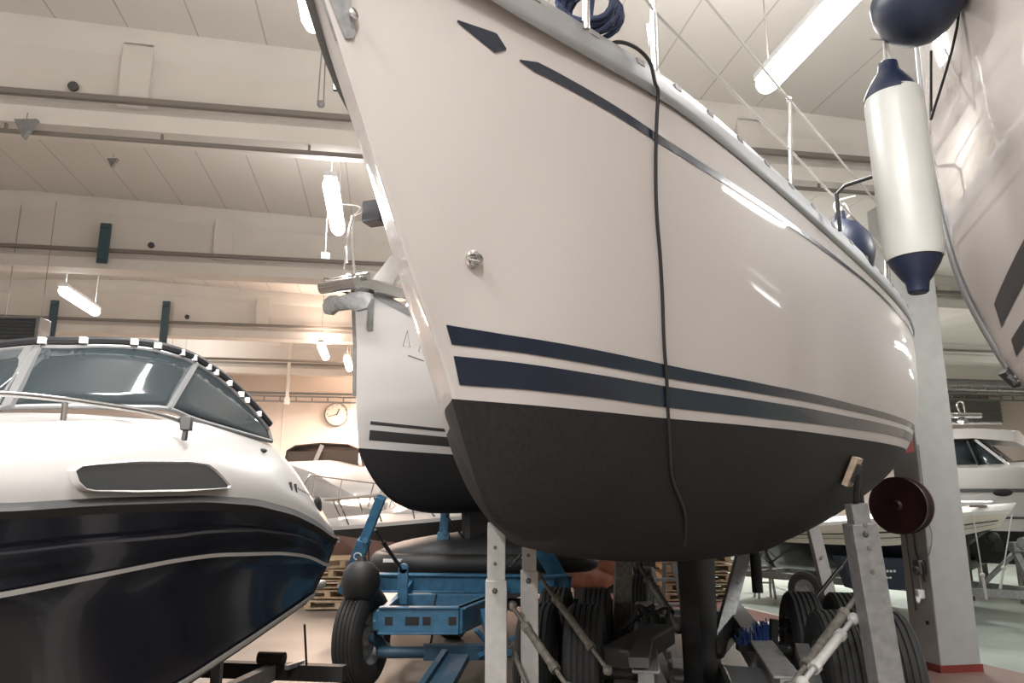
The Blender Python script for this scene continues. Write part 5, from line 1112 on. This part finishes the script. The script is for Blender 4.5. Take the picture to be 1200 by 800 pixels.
# orange-pink bundle and dark boxes behind
c_ = at(690, 676, 12.0); m = MB(); m.ball(c_, .26, (1.6, 1, .8), 18); m.ball(c_ + Vector((.3, 0, .2)), .2, (1.3, 1, 1), 16); tag(m.build('covered_bundle', mat('salmon_cloth', (.36, .15, .10), .8, noise=.2)), 'salmon cloth bundle behind the big trailer wheels', 'bundle')
m = MB(); m.bar((c_.x, c_.y, 0), (c_.x, c_.y, c_.z - .15), .5, .5); tag(m.build('crate', 'brass'), 'dark crate under the salmon bundle', 'crate')
t = thing('dark_cabinet', Vector((at(735, 640, 14.5).x, 14.5, 0)), 'dark cabinet beside the pallets far behind the stepladder', 'cabinet'); c_ = at(735, 640, 14.5); c_.z = .7
m = MB(); m.box(c_, (1.7, .6, 1.4)); m.build('body', 'brass', t, bevel=.01); m = MB(); m.box(c_ + Vector((-.42, -.31, 0)), (.8, .02, 1.3)); m.build('door', 'black', t); m = MB(); m.box(c_ + Vector((.42, -.31, 0)), (.8, .02, 1.3)); m.build('door', 'black', t)

# cream boat with navy bottom on its trailer, right
bw = at(1186, 600, 10.6); st = at(898, 612, 13.6)
t, P, pr, L = small_boat('dayboat', bw, st, 1.9, 'cream dayboat with dark bottom on a trailer behind the pillar', .50, .98, at(1186, 597, 10.6).z, at(898, 618, 13.6).z, ('navyhull', 'cream', 'white', 'white'), stripe=[(.52, .58, 'navy'), (.30, .33, 'brass')], rake=.75)
for q in (.1, .35): m = MB(); m.box(P(L * q, .2, pr(q)[1] + .08), (.25, .06, .03)); m.tube([P(L * q, -.3, pr(q)[1]), P(L * q, -.3, pr(q)[1] + .14), P(L * (q + .15), -.35, pr(q)[1] + .14)], .015, 6); m.build('cleat', 'chrome', t)
t2 = thing('galvanised_trailer', (bw + st) / 2, 'galvanised trailer with winch post under the cream dayboat', 'trailer'); t2.location.z = 0
def Q(u, y, z): return P(L * u, y, z)
def G(x, y, z): 
    b_ = Vector((bw.x, bw.y, 0)); a_ = Vector((st.x, st.y, 0)); ax = (a_ - b_).normalized(); sd = Vector((-ax.y, ax.x, 0)); return b_ + ax * x + sd * y + Vector((0, 0, z))
m = MB()
for s in (-.55, .55): m.bar(G(.8, s, .42), G(L + .2, s, .42), .06, .10)
m.bar(G(.8, -.55, .42), G(-1.0, 0, .42), .06, .1); m.bar(G(.8, .55, .42), G(-1.0, 0, .42), .06, .1); m.bar(G(-1.0, 0, .42), G(-1.8, 0, .42), .08, .08)
for x in (.9, 2.2, L): m.bar(G(x, -.6, .42), G(x, .6, .42), .06, .08)
m.build('chassis', 'steel', t2)
m = MB(); m.bar(G(-.15, 0, .42), G(.05, 0, 1.02), .08, .08, up=(0, 1, 0)); m.bar(G(.55, 0, .42), G(.05, 0, .92), .05, .05, up=(0, 1, 0)); m.box(G(.0, 0, 1.02), (.16, .14, .12)); m.build('winch_post', 'steel', t2)
m = MB(); m.cyl(G(-.1, -.08, 1.08), G(-.1, .08, 1.08), .07, 16); m.build('winch', 'greypost', t2)
m = MB(); m.box(G(.24, 0, 1.02), (.12, .1, .16)); m.ball(G(.28, 0, 1.12), .09); m.build('bow_chock', 'black', t2)
for x, s in ((2.6, .95), (2.6, -.95)): wheel(t2, G(x, s, .29), (st - bw).cross(Vector((0, 0, 1))), .29, .17, grooves=False)
m = MB(); m.bar(G(-1.0, 0, .42), G(-1.0, 0, .05), .05, .05); m.lathe([(.08, -.03), (.08, .03)], G(-1.0, 0, .08), axis=(0, 1, 0), n=14); m.build('jockey_wheel', 'steel', t2)
# ropes hanging from the dayboat bow
for x0, y0, x1, y1, Y_ in ((1140, 602, 1156, 702, 10.3), (1186, 603, 1172, 690, 10.3)):
    a, b = at(x0, y0, Y_), at(x1, y1, Y_); m = MB(); m.tube([a, a.lerp(b, .72)], .008, 6); m.tube([a.lerp(b, .72), b], .018, 8); m.ball(a.lerp(b, .72), .032, n=8)
    tag(m.build('mooring_line', 'rope'), 'white line with frayed end hanging from the dayboat bow, ' + ('nearer the pillar' if x0 < 1150 else 'at its tip'), 'line')
# navy cover with pale marks under the cream hull
m = MB(); a, b = at(985, 652, 11.6), at(1066, 655, 11.2)
m.prism([a, b, at(1066, 690, 11.2), at(1000, 690, 11.5)], (0, .3, 0)); o_ = m.build('navy_tarp', mat('navy_cloth', (.02, .028, .05), .7), None, solid=0); tag(o_, 'navy tarp hanging over the trailer behind the grey post', 'tarp')
m = MB(); q_ = at(1040, 669, 11.15)
for k in range(5): m.box(q_ + Vector((-.10 + .05 * k, 0, .0)), (.03, .01, .03))
for k in range(2): m.box(q_ + Vector((-.02 + .05 * k, 0, -.09)), (.035, .01, .025))
m.build('pale_marks', 'white', o_)

# big white cruiser at the right
bw = at(1330, 570, 12.4); st = at(1075, 585, 14.4)
t, P, pr, L = small_boat('cabin_cruiser', bw, st, 3.0, 'large white cabin cruiser with dark windows at the right edge', .55, 1.15, at(1200, 549, 12.4).z, at(1075, 552, 14.4).z, ('black', 'gelw', 'gelw', 'gelw'), stripe=[(.64, .70, 'brass'), (.2, .24, 'brass')], rake=1.2, full=2.4)
# deckhouse
axv = (Vector((st.x, st.y, 0)) - Vector((bw.x, bw.y, 0))).normalized(); sdv = Vector((-axv.y, axv.x, 0)); 
if sdv.y > 0: sdv = -sdv
cyA = at(1100, 525, 14.0); z0 = at(1150, 549, 13.6).z; z1 = at(1150, 519, 13.6).z; z2 = at(1150, 503, 13.6).z
def K(x, y, z): return Vector((bw.x, bw.y, 0)) + axv * x + sdv * y + Vector((0, 0, z))
xs = [(at(px, 530, 13.4) - Vector((bw.x, bw.y, 0))).dot(axv) for px in (1075, 1152, 1190)]
m = MB()
for s in (-1, 1): m.grid([[K(xs[0] + .3, s * 1.1, z0), K(xs[0] + .3, s * 1.0, z1)], [K(xs[1], s * 1.1, z0), K(xs[1], s * 1.0, z1)]]); m.grid([[K(xs[1], s * 1.1, z0), K(xs[1], s * 1.0, z1)], [K(xs[2], s * 1.05, z0), K(xs[2] + .02, s * 1.04, z0 + .02)]])
m.grid([[K(xs[2], -1.05, z0), K(xs[2], 1.05, z0)], [K(xs[1], -1.0, z1), K(xs[1], 1.0, z1)]]); m.build('house_windows', 'glass', t, solid=.02, recalc=False)
m = MB(); rows = []
for x, w_, zz in ((xs[0] + .5, 1.15, z1), (xs[0] + .3, 1.2, z1 + .03), (xs[1], 1.15, z1 + .02), (xs[1] - .55, .95, z1 - .05)):
    rows.append([K(x, -w_, zz), K(x, -w_ * .96, zz + (z2 - z1) * .7), K(x, 0, zz + (z2 - z1)), K(x, w_ * .96, zz + (z2 - z1) * .7), K(x, w_, zz), K(x, 0, zz), K(x, -w_, zz)])
m.grid(rows); m.add(rows[0][:-1], [tuple(range(6))]); m.add(rows[-1][:-1], [tuple(range(6))]); m.build('house_roof', 'gelw', t)
m = MB()
for s in (-1, 1): m.bar(K(xs[1], s * 1.06, z1), K(xs[2], s * 1.1, z0), .07, .04); m.bar(K(xs[1] - 1.3, s * 1.06, z1 - .1), K(xs[2] - 1.4, s * 1.0, z0), .07, .04)
m.build('window_pillar', 'gelw', t); m = MB()
for s in (-1, 1): m.bar(K(xs[1] + .1, s * 1.12, z1 - .02), K(xs[1] - .02, s * 1.14, z0), .10, .03); m.bar(K(xs[0] - .0, s * 1.12, z1 - .02), K(xs[0] + .12, s * 1.14, z0), .06, .03)
m.build('window_pillar', 'black', t, label='black window pillar')
m = MB(); c_ = at(1175, 577, 12.2); m.ball(c_, .16, (1, .15, .38), 16); m.build('porthole', 'black', t)
m = MB(); a, b = at(1140, 556, 12.9), at(1215, 538, 12.9); m.tube([at(1138, 562, 12.9), a + Vector((.0, 0, .06)), a + Vector((.08, 0, .14)), b], .018, 6); m.build('side_rail', 'chrome', t)
m = MB(); c_ = at(1128, 497, 13.6)
m.lathe([(.10, 0), (.10, .06), (.05, .10)], c_, n=16); m.tube([c_ + Vector((-.2, 0, .16)), c_ + Vector((.35, 0, .16))], .05, 10); m.tube(smooth([c_ + Vector((0, 0, .16)), c_ + Vector((-.06, 0, .36)), c_ + Vector((.05, 0, .4)), c_ + Vector((.08, 0, .16))]), .015, 8); m.tube([c_ + Vector((-.6, 0, .02)), c_ + Vector((.7, 0, .02))], .02, 6); m.build('searchlight', 'chrome', t)
m = MB(); a = at(1112, 497, 13.9); m.tube([a, a + Vector((0, 0, .45))], .012, 6); m.build('aerial', 'black', t)
CRD = thing('cruiser_cradle', K(3, 0, 0), 'dark steel cradle beneath the white cabin cruiser', 'cradle'); m = MB()
for x in (1.6, L * .75):
    for s in (-.9, .9): m.bar(K(x, s, 0), K(x, s, .9), .12, .12)
    m.bar(K(x, -1.0, .55), K(x, 1.0, .55), .14, .14)
m.build('frame', 'brass', CRD)
# trailers and a trestle far back between keel and pillar
t = thing('flat_trailer', at(905, 680, 14.5), 'low galvanised trailer far back between the keel and the grey post', 'trailer'); t.location.z = 0
c_ = Vector((t.location.x, 14.8, 0)); m = MB()
for dy in (-.5, .5): m.bar(c_ + Vector((-1.9, dy, .42)), c_ + Vector((1.2, dy, .42)), .06, .09)
for dx in (-1.8, -.6, .4, 1.1): m.bar(c_ + Vector((dx, -.6, .42)), c_ + Vector((dx, .6, .42)), .06, .06)
m.bar(c_ + Vector((-1.3, -.5, .5)), c_ + Vector((-.2, -.5, .56)), .14, .10); m.build('chassis', 'steel', t)
wheel(t, c_ + Vector((.6, -.75, .27)), (0, 1, 0), .27, .16, grooves=False)
t = thing('trestle', at(885, 672, 13.8), 'small white trestle far back right of the keel', 'trestle'); t.location.z = 0; c_ = Vector((t.location.x + .05, 13.5, 0)); m = MB()
for s in (-1, 1):
    m.bar(c_ + Vector((s * .14, -.12, 0)), c_ + Vector((s * .10, 0, .75)), .035, .035); m.bar(c_ + Vector((s * .14, .12, 0)), c_ + Vector((s * .10, 0, .75)), .035, .035)
for z in (.25, .5, .74): m.bar(c_ + Vector((-.14, 0, z)), c_ + Vector((.14, 0, z)), .03, .03)
m.build('frame', 'post', t)
